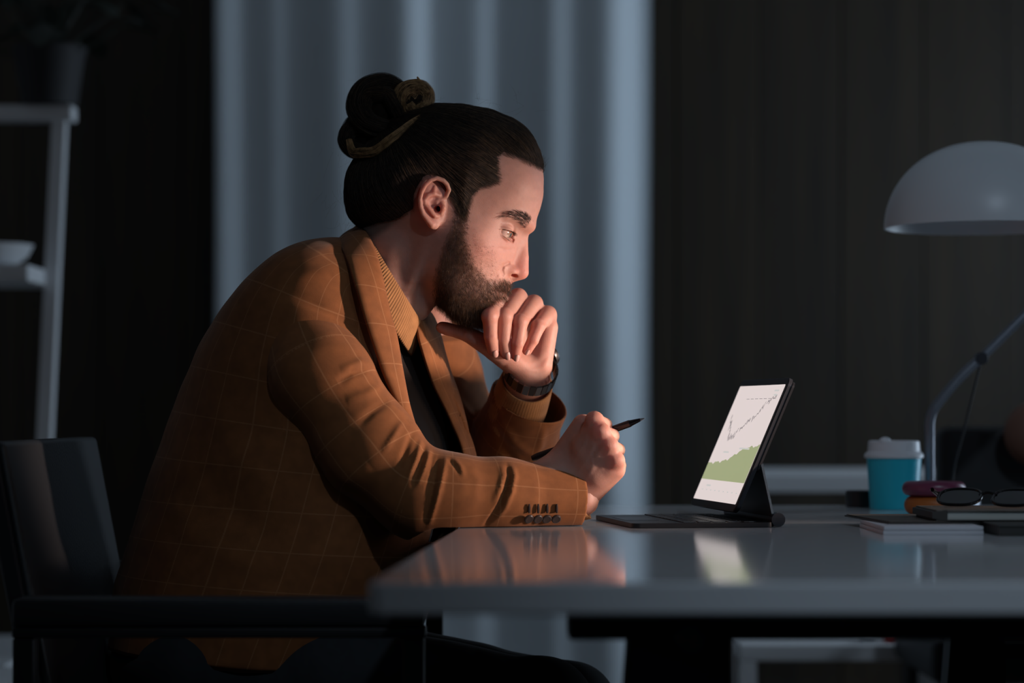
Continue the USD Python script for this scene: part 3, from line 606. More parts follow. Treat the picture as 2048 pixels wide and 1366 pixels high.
GM = RB(np.stack(np.meshgrid(gu, gv, indexing='ij'), -1).reshape(-1, 2) / 100).reshape(len(gu), len(gv))
from scipy.ndimage import map_coordinates
def Gmap(U, V): return map_coordinates(GM, [(U - gu[0]) / 3, (V - gv[0]) / 3], order=1, mode='nearest')
def base_head(q):
    U, V, W = q.T; e = 2.0
    g = Gmap(U, V); gx = (Gmap(U + e, V) - Gmap(U - e, V)) / (2 * e); gy = (Gmap(U, V + e) - Gmap(U, V - e)) / (2 * e)
    return (W * W - g) / np.sqrt(4 * W * W + gx * gx + gy * gy + 60)
EYE = near(1004.5, 463, 50.0); ER = 18.9
def eye_angles(q, c=EYE):
    d = q - c; x, z, w = d[:, 0], -d[:, 1], d[:, 2]
    az = np.degrees(np.arctan2(w, x)); el = np.degrees(np.arctan2(z, np.hypot(x, w))); return np.linalg.norm(d, axis=1), az, el
def lid_edges(az):
    t = np.clip((az - 30) / 70, -1, 1); k = np.sqrt(1 - t * t); mid = -14 + 14 * t
    return mid + 6 * k + 9 * t * k, mid - 33 * k
EARP = lambda pts, ws: np.array([near(u, v, w) for (u, v), w in zip(pts, ws)])
HELIX = EARP([(880, 399), (893, 392), (898, 380), (894, 369), (886, 360.5), (873, 356), (861, 360), (850.5, 370), (843, 384), (839.5, 399), (841, 414), (846, 428), (855, 440), (863, 449)], [112, 113, 116, 121, 126, 131, 134, 136, 137, 136, 133, 129, 124, 119])
ANTI = EARP([(869, 374), (867, 387), (856, 391), (848.5, 400), (850, 410), (857, 417.5), (863, 425), (869, 431.5), (875, 433)], [121, 124, 128, 130, 129, 128, 126, 123, 117])
ANTI2 = EARP([(867, 387), (879, 391)], [124, 116])
TRAG = EARP([(884, 408), (885.5, 416), (882, 427)], [114, 117, 114])
def ear_sd(q, sgn=1):
    q = q * np.array([1, 1, sgn]); 
    ec = near(864, 404, 119); fwd = near(892, 398, 106) - near(842, 408, 131); fwd /= np.linalg.norm(fwd)
    R = frame_of(fwd, near(856, 360, 122) - near(868, 452, 114))
    d = sd_ell(q, ec, (27, 46, 5.5), R)
    lob = sd_ell(q, near(868, 446, 115), (12, 13, 5.5), R); d = smin(d, lob, 5)
    root = sd_cap(q, near(884, 385, 104), near(880, 440, 100), 11, 9); d = smin(d, root, 7)
    con = sd_ell(q, near(868, 409, 132), (12.5, 17, 14), R); d = smax(d, -con, 3)
    con2 = sd_ell(q, near(872, 397, 128), (11, 6.5, 11), R); d = smax(d, -con2, 3)
    fos = sd_ell(q, near(881, 378, 127), (6.5, 10, 9), R); d = smax(d, -fos, 3)
    sca = seg_dist(q, EARP([(868, 364), (856, 373), (848, 386), (845, 398)], [131, 134, 136, 136]))[0] - 5.0; d = smax(d, -sca, 3)
    d = smin(d, sd_chain(q, HELIX, [3.2, 4.0, 4.3, 4.5, 4.6, 4.6, 4.6, 4.5, 4.4, 4.3, 4.4, 5, 6, 7], .3), 2.2)
    d = smin(d, sd_chain(q, ANTI, [3.5, 5, 5.2, 4.5, 4.3, 4.8, 5, 4.8, 4], .3), 2.4)
    d = smin(d, sd_chain(q, ANTI2, [4.5, 3], 2.0), 3.0)
    d = smin(d, sd_chain(q, TRAG, [4.5, 6, 4.5], 2.0), 4.0)
    hole = sd_cap(q, near(873, 419, 122), near(880, 416, 92), 6.0, 5.0)
    return smax(d, -hole, 2.5), hole
FACE_STROKES = [([(1017, 526), (1007, 531), (1003.5, 539), (1006, 549)], 2.6, 3.2), ([(1003, 536), (994, 548), (986, 562)], 2.0, 5.0), ([(1000, 497), (1012, 500), (1026, 498)], 0.9, 4.0)]
def head_sd(q):
    aq = q.copy(); aq[:, 2] = np.abs(aq[:, 2])
    d = base_head(q)
    # nose
    n1 = sd_chain(q, [(1049, 476, 0), (1047.5, 495, 0), (1046, 515, 0), (1044, 533, 0), (1044, 545, 0)], [6.5, 8.5, 11.5, 13.2, 13.4], 0.5)
    n2 = sd_chain(q, [(1036, 478, 0), (1034, 500, 0), (1031, 525, 0), (1029, 542, 0)], [15, 16, 18, 19], 0.5)
    nose = smin(n1, n2, 9)
    ala = sd_ell(aq, near(1021, 541, 21), (15, 10.5, 9), frame_of((1, .25, -.3), (0, 1, .1)))
    nose = smin(nose, ala, 5)
    colu = sd_chain(q, [(1042, 551, 0), (1030, 557, 0), (1024, 560, 0)], [5.5, 4.8, 5], 3); nose = smin(nose, colu, 3.5)
    d = smin(d, nose, 8)
    f = 1 - aq[:, 2] * S / HD; uv = np.stack([1024 + (q[:, 0] - 1024) / f, HOR + (q[:, 1] - HOR) / f], -1)
    m = (uv[:, 0] > 950) & (uv[:, 1] > 480) & (uv[:, 1] < 620) & (np.abs(d) < 14)
    if m.any():
        for line, amp, wd in FACE_STROKES:
            d[m] += amp * np.exp(-(seg_dist(uv[m], line)[0] / wd) ** 2)
    nos = sd_ell(aq, near(1027, 550.5, 17), (10.5, 4.2, 9), frame_of((1, .5, .1), (0, 1, 0))); d = smax(d, -nos, 2.0); d = smax(d, -sd_cap(aq, near(1028, 551, 16), near(1029, 530, 9), 4.6, 3.5), 1.5)
    # brow
    brow = sd_chain(aq, [(1060, 453, 10), near(1052, 445, 30), near(1036, 434, 52), near(1016, 431, 66)], [8, 8, 6, 3], 1); d = smin(d, brow, 18)
    # lips
    lip_u = sd_chain(aq, [(1013.5, 578, 0), near(1008, 578, 16), near(996, 580, 35)], [7, 5.5, 2.5], 3); d = smin(d, lip_u, 4)
    lip_l = sd_chain(aq, [(1003.5, 592, 0), near(1000, 591, 15), near(993, 584, 34)], [8, 6.5, 2.5], 3); d = smin(d, lip_l, 4)
    slit = seg_dist(aq, [(1018, 585.5, 0), near(1011, 584.5, 14), near(1001, 583, 30), near(994, 582, 37)])[0] - 1.0; d = smax(d, -slit, 2.5)
    # eye: socket, lids, opening
    R, az, el = eye_angles(aq)
    sock = sd_ell(aq, EYE + (10, 3, 0), (14, 15, 20)); d = smax(d, -sock, 8)
    up, lo = lid_edges(az)
    lid = R - (ER + 3.0); d = smin(d, lid, 5)
    crease = np.abs(el - (up + 20)) * R * 0.01745; d = d + 1.3 * np.exp(-(crease / 2.0) ** 2) * (np.abs(az - 30) < 68) * (R < ER + 9)
    bag = np.abs(el - (lo - 22)) * R * 0.01745; d = d + 0.8 * np.exp(-(bag / 2.2) ** 2) * (np.abs(az - 30) < 62) * (R < ER + 9)
    op = np.maximum(el - up, lo - el) * R * 0.01745; op = np.maximum(op, np.abs(az - 30) - 70); op = np.maximum(op, -(aq[:, 0] - EYE[0]) - 2); op = np.maximum(op, R - (ER + 14))
    d = smax(d, -op, 1.0)
    # ears
    for sg in (1, -1):
        m = (q[:, 0] < 930) & (q[:, 0] > 800) & (sg * q[:, 2] > 70) & (q[:, 1] < 490) & (q[:, 1] > 320)
        if m.any():
            e, hole = ear_sd(q[m], sg); x = smin(d[m], e, 3.5); d[m] = smax(x, -hole, 2.0)
    # neck
    neck = sd_chain(q * (1, 1, .95), [(812, 420, 0), (795, 500, 0), (770, 590, 0)], [75, 73, 70], 20)
    nf = sd_chain(q, [(868, 572, 0), (836, 618, 0), (806, 640, 0)], [26, 24, 22], 1); neck = smin(neck, nf, 26)
    scm = sd_chain(aq, [near(855, 475, 82), near(826, 560, 64), (800, 630, 34)], [9, 8, 7], 1); neck = smin(neck, scm, 26)
    return smin(d, neck, 16)
def head_world(p): return head_sd(wh(p)) * S
HRES = 0.0011
lo = hw(np.array([650, 760, 150.0])); hi = hw(np.array([1105, 195, -150.0]))
head = implicit(head_world, np.minimum(lo, hi), np.maximum(lo, hi), HRES, 4)

# --- skin tones by place (in the skin itself)
BEARD = Polygon([(946, 396), (938, 430), (934, 470), (944, 508), (958, 535), (975, 553), (992, 561), (1006, 556), (1019, 557), (1026, 563), (1022, 592), (1006, 610), (1004, 640), (975, 656), (935, 654), (895, 640), (868, 608), (866, 560), (880, 505), (900, 455), (912, 405), (925, 392)])
HAIRLINE = Polygon([(1096, 346), (1072, 336), (1040, 320), (1010, 308), (998, 316), (1000, 342), (1003, 366), (985, 374), (962, 378), (946, 396), (938, 420), (934, 445), (922, 440), (908, 392), (896, 366), (872, 352), (850, 358), (834, 388), (832, 420), (800, 442), (772, 462), (745, 478), (650, 470), (620, 200), (900, 120), (1110, 200)]).buffer(-7).buffer(7)
from shapely import contains_xy, distance as shp_distance, points as shp_points
def poly_depth(poly, uv):
    """Depth inside a polygon in pixels, negative outside."""
    ins = contains_xy(poly, uv[:, 0], uv[:, 1]); d = shp_distance(poly.exterior, shp_points(uv)); return np.where(ins, d, -d)
def sstep(a, b, x): t = np.clip((x - a) / (b - a), 0, 1); return t * t * (3 - 2 * t)
def head_px(p):   # the photo-like columns and rows of points on either side of the head (the far side mirrored)
    q = wh(p); q[:, 2] = np.abs(q[:, 2]); f = 1 - q[:, 2] * S / HD; return np.stack([1024 + (q[:, 0] - 1024) / f, HOR + (q[:, 1] - HOR) / f, q[:, 2]], -1)
# ---------------------------------------------------------------- hands (world space, metres)
MM = 0.001
def finger(p, pts, rs, k=.002): return sd_chain(p, pts, [r * MM for r in rs], k)
def nail(tip, dirv, up, w=.0058, L=.0095):
    """A thin curved nail lying on a fingertip: dirv towards the tip, up out of the finger."""
    F = frame_of(dirv, up); t = np.linspace(-1, 1, 9); rows = []
    for s in np.linspace(-1, 1, 7):
        ww = w * (1 - .12 * max(s, 0) ** 2) * (1 - .18 * max(-s, 0) ** 2)
        rows.append(np.array([tip + F[:, 0] * (s * L / 2 - .0009 * (x * x) * (1 if s > 0 else -1) * abs(s)) + F[:, 2] * (x * ww) + F[:, 1] * (.0012 * (1 - x * x) - .0003 * s * s - .0009 * x * x) for x in t]))
    A = np.array(rows); B = A - F[:, 1] * .0016
    return loft(np.concatenate([A, B[:, ::-1]], 1))
# left hand, palm to the face, fingers folded down over the top
LW = P(1056, 757, 3.150)
LM = [P(997, 595, 3.108), P(1036, 594, 3.136), P(1068, 606, 3.142), P(1096, 627, 3.146)]
LP = [P(980, 634, 3.068), P(1009, 634, 3.084), P(1041, 645, 3.092), P(1077, 653, 3.104)]
LDp = [P(981, 672, 3.074), P(1007, 678, 3.086), P(1035, 686, 3.087), P(1066, 680, 3.096)]
LT = [P(986, 700, 3.088), P(1012, 707, 3.094), P(1031, 710, 3.094), P(1054, 701, 3.098)]
LTH = [P(1036, 732, 3.132), P(990, 699, 3.110), P(934, 668, 3.100), P(884, 655, 3.098)]
LELB = P(975, 985, 3.345)
def left_hand(p):
    d = None
    for m in LM:
        mid = LW + (m - LW) * .55 + np.array([0, .004, 0])
        c = sd_chain(p, [LW, mid, m + np.array([0, .003, -.004])], [.0155, .0135, .0105], .006); d = c if d is None else smin(d, c, .009)
    hyp = sd_cap(p, P(1096, 655, 3.138), P(1080, 728, 3.140), .013, .016); d = smin(d, hyp, .010)
    the = sd_cap(p, P(1046, 738, 3.132), P(1000, 700, 3.114), .0165, .0145); d = smin(d, the, .010)
    web = sd_cap(p, P(1003, 690, 3.116), P(1012, 640, 3.132), .009, .008); d = smin(d, web, .012)
    wr = sd_cap(p * (1, 1, 1), LW + (LELB - LW) * .0, LW + (LELB - LW) * .6, .0235, .032)
    wr2 = sd_cap(p, P(1070, 755, 3.154), P(1060, 800, 3.19), .019, .024); wr3 = sd_cap(p, P(1040, 752, 3.148), P(1030, 800, 3.18), .019, .024)
    d = smin(d, smin(wr, smin(wr2, wr3, .01), .01), .014)
    fs = []
    for i in range(4):
        r = ((11.2, 10.0, 8.6, 7.6), (11.8, 10.4, 8.8, 7.6), (11.0, 9.6, 8.3, 7.0), (10.2, 8.6, 7.5, 6.4))[i]
        f = finger(p, [LM[i], LP[i], LDp[i], LT[i]], r, .0015)
        kn = np.linalg.norm(p - LP[i] - np.array([-.001, -.002, .001]), axis=1) - (r[1] - .3) * MM; f = smin(f, kn, .004)
        f = f + .0007 * np.exp(-(np.linalg.norm(p - LDp[i] - np.array([0, -.006, 0]), axis=1) / .004) ** 2)
        fs.append(f)
    th = finger(p, LTH, (15.5, 14.5, 9.8, 7.0), .002); bulb = sd_ell(p, LTH[3] + (LTH[2] - LTH[3]) * .18, (.013, .0082, .0078), frame_of(LTH[3] - LTH[2], (0, 1, 0))); th = smin(th, bulb, .003)
    fall = fs[0]
    for f in fs[1:]: fall = smin(fall, f, .0016)
    d = smin(d, th, .007)
    root = np.min([np.linalg.norm(p - m, axis=1) for m in LM], 0)
    near_root = smin(d, fall, .007); far = smin(d, fall, .0014); t = sstep(.012, .030, root)
    return near_root * (1 - t) + far * t
lhand = implicit(left_hand, np.array(P(855, 560, 3.0)) * (1, 0, 1) + (0, 3.03, 0) , (P(1140, 560, 3.2)[0], 3.33, P(0, 570, 3.1)[2]), .0012, 4) if False else None
def bounds_of(pts, pad):
    pts = np.array(pts); return pts.min(0) - pad, pts.max(0) + pad
lo, hi = bounds_of(LM + LP + LT + LTH + [LW, LW + (LELB - LW) * .5], .028)
lhand = implicit(left_hand, lo, hi, .0012, 4)
# right hand, a fist round the pen, its back to the camera
RW = P(1146, 962, 2.985); RELB = P(868, 1012, 2.935)
RM = [P(1190, 842, 2.958), P(1203, 866, 2.950), P(1219, 892, 2.949), P(1232, 921, 2.954)]
RP_ = [P(1210, 850, 2.996), P(1224, 872, 2.990), P(1236, 900, 2.988), P(1240, 931, 2.986)]
RDp = [P(1196, 868, 3.018), P(1205, 893, 3.014), P(1214, 922, 3.010), P(1219, 947, 3.004)]
RT = [P(1176, 872, 3.016), P(1184, 900, 3.006), P(1192, 928, 3.002), P(1200, 952, 2.998)]
RTH = [P(1136, 925, 3.000), P(1150, 880, 3.012), P(1182, 855, 3.026), P(1206, 856, 3.030)]
def right_hand(p):
    d = None
    for i, m in enumerate(RM):
        b = RW + np.array([0, .002, -.014 * (i - 1.5) * .45])
        mid = b + (m - b) * .5 + np.array([0, -.0035, 0])
        c = sd_chain(p, [b, mid, m], [.0155, .0140, .0094], .006); d = c if d is None else smin(d, c, .009)
    hyp = sd_cap(p, P(1226, 938, 2.972), P(1180, 982, 2.984), .0155, .0165); d = smin(d, hyp, .012)
    rad = sd_cap(p, P(1124, 918, 2.992), P(1166, 850, 2.986), .0165, .0135); d = smin(d, rad, .012)
    core = sd_cap(p, P(1160, 930, 2.992), P(1206, 900, 2.992), .020, .014); d = smin(d, core, .010)
    wr = sd_cap(p, RW, RW + (RELB - RW) * .5, .0245, .033); wr2 = sd_cap(p, P(1150, 945, 2.988), P(1100, 955, 2.98), .021, .026); d = smin(d, smin(wr, wr2, .01), .016)
    for i, m in enumerate(RM):      # knuckles and tendons
        kn = np.linalg.norm(p - m - np.array([-.002, -.0015, .002]), axis=1) - (.0074, .0082, .0077, .0070)[i]; d = smin(d, kn, .010)
        ten = sd_cap(p, m + np.array([-.003, -.0075, .001]), RW + (m - RW) * .35 + np.array([0, -.0150, 0]), .0032, .002); d = smin(d, ten, .005)
    fall = None
    for i in range(4):
        r = ((9.6, 8.8, 8.0, 7.0), (10.0, 9.0, 8.2, 7.2), (9.4, 8.6, 7.8, 7.0), (8.6, 7.6, 7.0, 6.2))[i]
        f = finger(p, [RM[i], RP_[i], RDp[i], RT[i]], r, .0015); fall = f if fall is None else smin(fall, f, .0034)
    th = finger(p, RTH, (15, 12.5, 9.5, 7.5), .002)
    d = smin(d, th, .006); t = sstep(.010, .028, np.min([np.linalg.norm(p - m, axis=1) for m in RM], 0))
    return smin(d, fall, .006) * (1 - t) + smin(d, fall, .003) * t
lo, hi = bounds_of(RM + RP_ + RT + RTH + [RW, RW + (RELB - RW) * .45], .028)
rhand = implicit(right_hand, lo, hi, .0012, 4)
# veins, creases and the like are pressed into the hands along strokes seen on the photograph
def press(mesh, strokes, face=None):
    """Moves surface points along their normals: strokes = [(photo polyline, height in mm, width in px, depth range)]."""
    v = mesh.vertices.copy(); n = vnormals(mesh); uv = PX(v)
    for line, amp, wd, *rg in strokes:
        line = np.asarray(line, float); m = (uv[:, 0] > line[:, 0].min() - 3 * wd) & (uv[:, 0] < line[:, 0].max() + 3 * wd) & (uv[:, 1] > line[:, 1].min() - 3 * wd) & (uv[:, 1] < line[:, 1].max() + 3 * wd) & (n[:, 1] < .35)
        if rg: m &= (v[:, 1] > rg[0]) & (v[:, 1] < rg[1])
        if not m.any(): continue
        d, arc = seg_dist(uv[m], line); taper = np.sin(np.pi * np.clip(arc, .01, .99)) ** .7
        fac = np.clip(.35 - n[m, 1], 0, .6) / .6
        v[m] += n[m] * (amp * MM * np.exp(-(d / wd) ** 2) * taper * fac)[:, None]
    mesh.vertices = v; return mesh
RS = [([(1196, 845), (1165, 893), (1135, 940)], .5, 4), ([(1208, 872), (1175, 915), (1150, 955)], .55, 4), ([(1224, 897), (1192, 930), (1168, 965)], .5, 4), ([(1192, 880), (1180, 905), (1186, 930), (1170, 960)], .6, 3),
      ([(1200, 862), (1190, 875), (1183, 889)], -1.2, 6), ([(1214, 892), (1204, 905), (1200, 915)], -1.0, 6), ([(1228, 918), (1216, 930), (1205, 938)], -.7, 6), ([(1205, 848), (1198, 850), (1189, 856)], -.6, 3)]
press(rhand, RS)
LS_ = [([(1058, 735), (1080, 728), (1100, 705)], -.9, 6), ([(1050, 745), (1075, 748), (1102, 735)], -.6, 4), ([(1060, 650), (1078, 640), (1108, 652)], -.8, 5), ([(998, 742), (1015, 726), (1040, 722)], -.5, 5), ([(930, 655), (926, 668), (928, 678)], -.6, 3), ([(985, 672), (975, 672), (970, 670)], -.3, 3)]
press(lhand, LS_)
# ---------------------------------------------------------------- clothes
def cloth_mat(name, base, line, pitch=None, lw=.0011, rough=.85, sheen=.10, weave=1400, dist=.00012):
    """Woven cloth; with pitch=(along, around) metres it carries a windowpane check, laid out in the garment's own st coordinates (metres)."""
    n = {'p': ('principled_bsdf', {'base_color': base, 'roughness': rough, 'sheen_weight': sheen, 'sheen_roughness': .4, 'specular_ior_level': .25}), 'tc': ('texture_coordinate', {}), 'wn': ('noise_texture', {'scale': float(weave), 'detail': 2.0}), 'b': ('bump', {'distance': dist, 'strength': 1.0}),
         'vn': ('noise_texture', {'scale': 60.0, 'detail': 4.0}), 'vr': ('rgb_ramp', {'ramp': [(.3, np.array(base) * .86), (.7, np.array(base) * 1.14)]})}
    l = [('tc.object', 'wn.vector'), ('wn.fac', 'b.height'), ('b.normal', 'p.normal'), ('tc.object', 'vn.vector'), ('vn.fac', 'vr.fac')]
    if pitch:
        n['uv'] = ('attribute', {'attribute': 'st'}); n['sx'] = ('separate_xyz', {}); l.append(('uv.vector', 'sx.vector'))
        for k, a in (('x', pitch[0]), ('y', pitch[1])):
            n['d' + k] = ('math', {'math_type': 'divide', 'value2': float(a)}); n['f' + k] = ('math', {'math_type': 'pingpong', 'value2': .5}); n['l' + k] = ('map_range', {'from_min': lw / a * .35, 'from_max': lw / a * .9, 'to_min': .26, 'to_max': 0.0, 'clamp': True})
            l += [('sx.' + k, f'd{k}.value1'), (f'd{k}.value', f'f{k}.value1'), (f'f{k}.value', f'l{k}.value')]
        n['mx'] = ('math', {'math_type': 'maximum'}); n['mix'] = ('mix', {'color2': line})
        l += [('lx.result', 'mx.value1'), ('ly.result', 'mx.value2'), ('mx.value', 'mix.fac'), ('vr.color', 'mix.color1'), ('mix.color', 'p.base_color')]
    else: l.append(('vr.color', 'p.base_color'))
    MAT[name] = usdkit.material(stage, '/World/Looks/' + name, n, l, surface='p.BSDF')
cloth_mat('jacket_cloth', (.205, .073, .0225), (.46, .235, .11), (.050, .036))
cloth_mat('sweater_knit', (.30, .14, .052), (0, 0, 0), weave=900, dist=.0003)
cloth_mat('sweater_dark', (.012, .007, .005), (0, 0, 0))  # sweater front, coloured far darker than the tan knit
cloth_mat('trouser_cloth', (.018, .021, .024), (0, 0, 0), sheen=.1)
mat('horn_button', (.035, .022, .018), .3)
mat('shoe_leather', (.02, .016, .014), .35)
mat('watch_steel', (.14, .13, .125), .28, metallic=1.0)
mat('watch_dark', (.05, .045, .042), .3, metallic=.8)

def path_uv(v, pts, ref):
    """Garment coordinates of points round a limb: metres along its line, metres round it (the seam on the side away from ref)."""
    pts = smooth_path(pts, 80); t = np.gradient(pts, axis=0); t /= np.linalg.norm(t, axis=1, keepdims=True); L = np.r_[0, np.cumsum(np.linalg.norm(np.diff(pts, axis=0), axis=1))]
    tr = cKDTree(pts); _, i = tr.query(v); off = np.einsum('ij,ij->i', v - pts[i], t[i]); s = L[i] + off
    r = v - pts[i] - t[i] * off[:, None]; a = np.asarray(ref, float) - t * (t @ np.asarray(ref, float))[:, None]; a /= np.linalg.norm(a, axis=1, keepdims=True); b = np.cross(t, a)
    return np.stack([s, np.arctan2(np.einsum('ij,ij->i', r, b[i]), np.einsum('ij,ij->i', r, a[i])) * .045], -1)
def depth_at(mesh, u, v, rad=7):
    uv = PX(mesh.vertices); m = ((uv - (u, v)) ** 2).sum(1) < rad * rad
    while not m.any(): rad *= 1.5; m = ((uv - (u, v)) ** 2).sum(1) < rad * rad
    return mesh.vertices[m, 1].min()
def wrinkle(mesh, scale, amp, stretch, seed=0, mask=None):
    v = mesh.vertices; n = vnormals(mesh); f = meshkit.fbm(v * np.asarray(stretch) * scale, 3, seed) - .5
    mesh.vertices = v + n * (f * amp * (1 if mask is None else mask))[:, None]; return mesh

# torso of the jacket: rings between a point of the back and a point of the front, seen on the photograph
PSI = math.radians(27); TY = 3.125
SEC = [((236, 1290), (800, 1330), .190), ((238, 1200), (845, 1230), .190), ((262, 1110), (880, 1150), .190), ((300, 985), (915, 1020), .186), ((355, 835), (935, 915), .186), ((420, 695), (912, 812), .190), ((488, 594), (888, 734), .188), ((575, 515), (868, 668), .166), ((640, 489), (852, 645), .125), ((688, 482), (830, 640), .080)]
def torso_rings(shrink=0.0, n=120, rows=110, secs=SEC):
    shrink = np.broadcast_to(shrink, (rows,))
    st = np.linspace(0, 1, len(secs)); tt = np.linspace(0, 1, rows)
    B = PchipInterpolator(st, np.array([s[0] for s in secs], float))(tt); Fp = PchipInterpolator(st, np.array([s[1] for s in secs], float))(tt); W = PchipInterpolator(st, np.array([s[2] for s in secs]))(tt)
    th = np.linspace(0, 2 * np.pi, n, endpoint=False) ; R = []
    for b, f, w, shr in zip(B, Fp, W, shrink):
        pb_, pf = P(*b, TY), P(*f, TY); c = (pb_ + pf) / 2; e = np.linalg.norm(pf - pb_) / 2; ax = (pf - pb_) / (2 * e); w = w - shr; e = e - shr
        a = math.sqrt(max(e * e - (w * math.sin(PSI)) ** 2, (.4 * e) ** 2)) / math.cos(PSI); fx = ax * math.cos(PSI) + np.array([0, -math.sin(PSI), 0]); wx = ax * math.sin(PSI) + np.array([0, math.cos(PSI), 0])
        ct, s_ = np.cos(th), np.sin(th); pw_ = .86
        R.append(c + np.outer(np.sign(ct) * np.abs(ct) ** pw_ * a, fx) + np.outer(np.sign(s_) * np.abs(s_) ** pw_ * w, wx))
    return np.array(R)
TR = torso_rings(); rows, nn_ = TR.shape[:2]
jt = loft(TR, caps=True)
arc_v = np.r_[0, np.cumsum(np.linalg.norm(np.diff(TR.mean(1), axis=0), axis=1))]
jt_uv = np.vstack([np.stack([np.repeat(arc_v[:, None], nn_, 1), np.repeat((np.linspace(-np.pi, np.pi, nn_, endpoint=False) * .165)[None], rows, 0)], -1).reshape(-1, 2), [[0, 0], [0, 0]]])
jt_uv[:, 1] = np.concatenate([((np.tile(np.linspace(0, 2 * np.pi, nn_, endpoint=False), rows) + np.pi) % (2 * np.pi) - np.pi) * .165, [0, 0]])
TORSO_FOLDS = [([(560, 560), (640, 545), (700, 570)], 2.2, 16), ([(569, 587), (622, 605), (675, 636), (710, 659), (737, 693), (752, 722)], -4.0, 8), ([(755, 655), (764, 700), (760, 760)], -6, 9), ([(774, 670), (782, 720), (790, 790)], 4, 8),
               ([(420, 760), (470, 900), (560, 1000)], 3.5, 26), ([(380, 900), (450, 1010), (560, 1080)], -3.5, 22), ([(330, 1000), (420, 1100), (560, 1150)], 3, 24), ([(700, 480), (650, 500), (600, 530)], 1.5, 12)]
jt.vertices[:] = wrinkle(jt, 6, .010, (1, 1, 1.6), 4).vertices; press(jt, TORSO_FOLDS)
# the front stands open
GAP = Polygon([(778, 640), (792, 735), (811, 825), (836, 895), (858, 960), (870, 1340), (956, 1340), (952, 960), (950, 900), (926, 838), (890, 762), (864, 683), (850, 620), (815, 600)])
uvf = PX(jt.vertices[jt.faces].mean(1)); fn = np.cross(jt.vertices[jt.faces[:, 1]] - jt.vertices[jt.faces[:, 0]], jt.vertices[jt.faces[:, 2]] - jt.vertices[jt.faces[:, 0]])
front_ = (fn[:, 1] < 0)
cutf = contains_xy(GAP, uvf[:, 0], uvf[:, 1]) & front_
capi = jt.faces.max(1) >= len(jt.vertices) - 1         # the neck hole stays open
jk_f = jt.faces[~cutf & ~capi]
inner = TR  # lining: the same skin a little inside
def shell(mesh_v, faces, th):
    """Gives an open skin a thickness: a second skin th inside, and walls along its rims."""
    m = trimesh.Trimesh(mesh_v, faces, process=False); n = vnormals(m); v2 = mesh_v - n * th; k = len(mesh_v)
    e = np.sort(faces[:, [0, 1, 1, 2, 2, 0]].reshape(-1, 2), 1); de = faces[:, [0, 1, 1, 2, 2, 0]].reshape(-1, 2)
    _, inv, cnt = np.unique(e, axis=0, return_inverse=True, return_counts=True); rim = de[cnt[inv.ravel()] == 1]
    w = np.vstack([np.stack([rim[:, 1], rim[:, 0], rim[:, 0] + k], 1), np.stack([rim[:, 1], rim[:, 0] + k, rim[:, 1] + k], 1)])
    return trimesh.Trimesh(np.vstack([mesh_v, v2]), np.vstack([faces, faces[:, ::-1] + k, w]), process=False)
jacket_body = shell(np.array(jt.vertices), jk_f, .004); jb_uv = np.vstack([jt_uv, jt_uv])
sweater_body = loft(torso_rings(np.r_[np.linspace(.032, .030, 70), np.linspace(.030, .006, 40)]), caps=True)

# sleeves
SL_PTS = [P(604, 668, 3.0), P(640, 755, 2.968), P(738, 900, 2.950), P(832, 986, 2.938), P(905, 990, 2.940), P(1000, 992, 2.955), P(1160, 997, 2.984)]
SL_R = [.056, .061, .059, .051, .0465, .0425, .0372]
cuff_n = P(1160, 999, 2.984) - P(1060, 996, 2.965); cuff_n /= np.linalg.norm(cuff_n); cuff_c = P(1157, 999, 2.9835)
def sleeve_sd(p):
    d = sd_chain(p, SL_PTS, SL_R, .02); d = smin(d, sd_cap(p, P(840, 1010, 2.938), P(870, 1022, 2.94), .036, .034), .02)
    d = smax(d, (p - cuff_c) @ cuff_n, .0015)
    inn = sd_chain(p, [P(1085, 995, 2.969), P(1185, 998, 2.988)], [.031, .0325], .002); d = smax(d, -inn, .001)
    return np.maximum(d, (TZ + .0008) - p[:, 2] + .0 if False else d)
lo, hi = bounds_of(SL_PTS, .085); sleeve = implicit(sleeve_sd, lo, hi, .0022, 4)
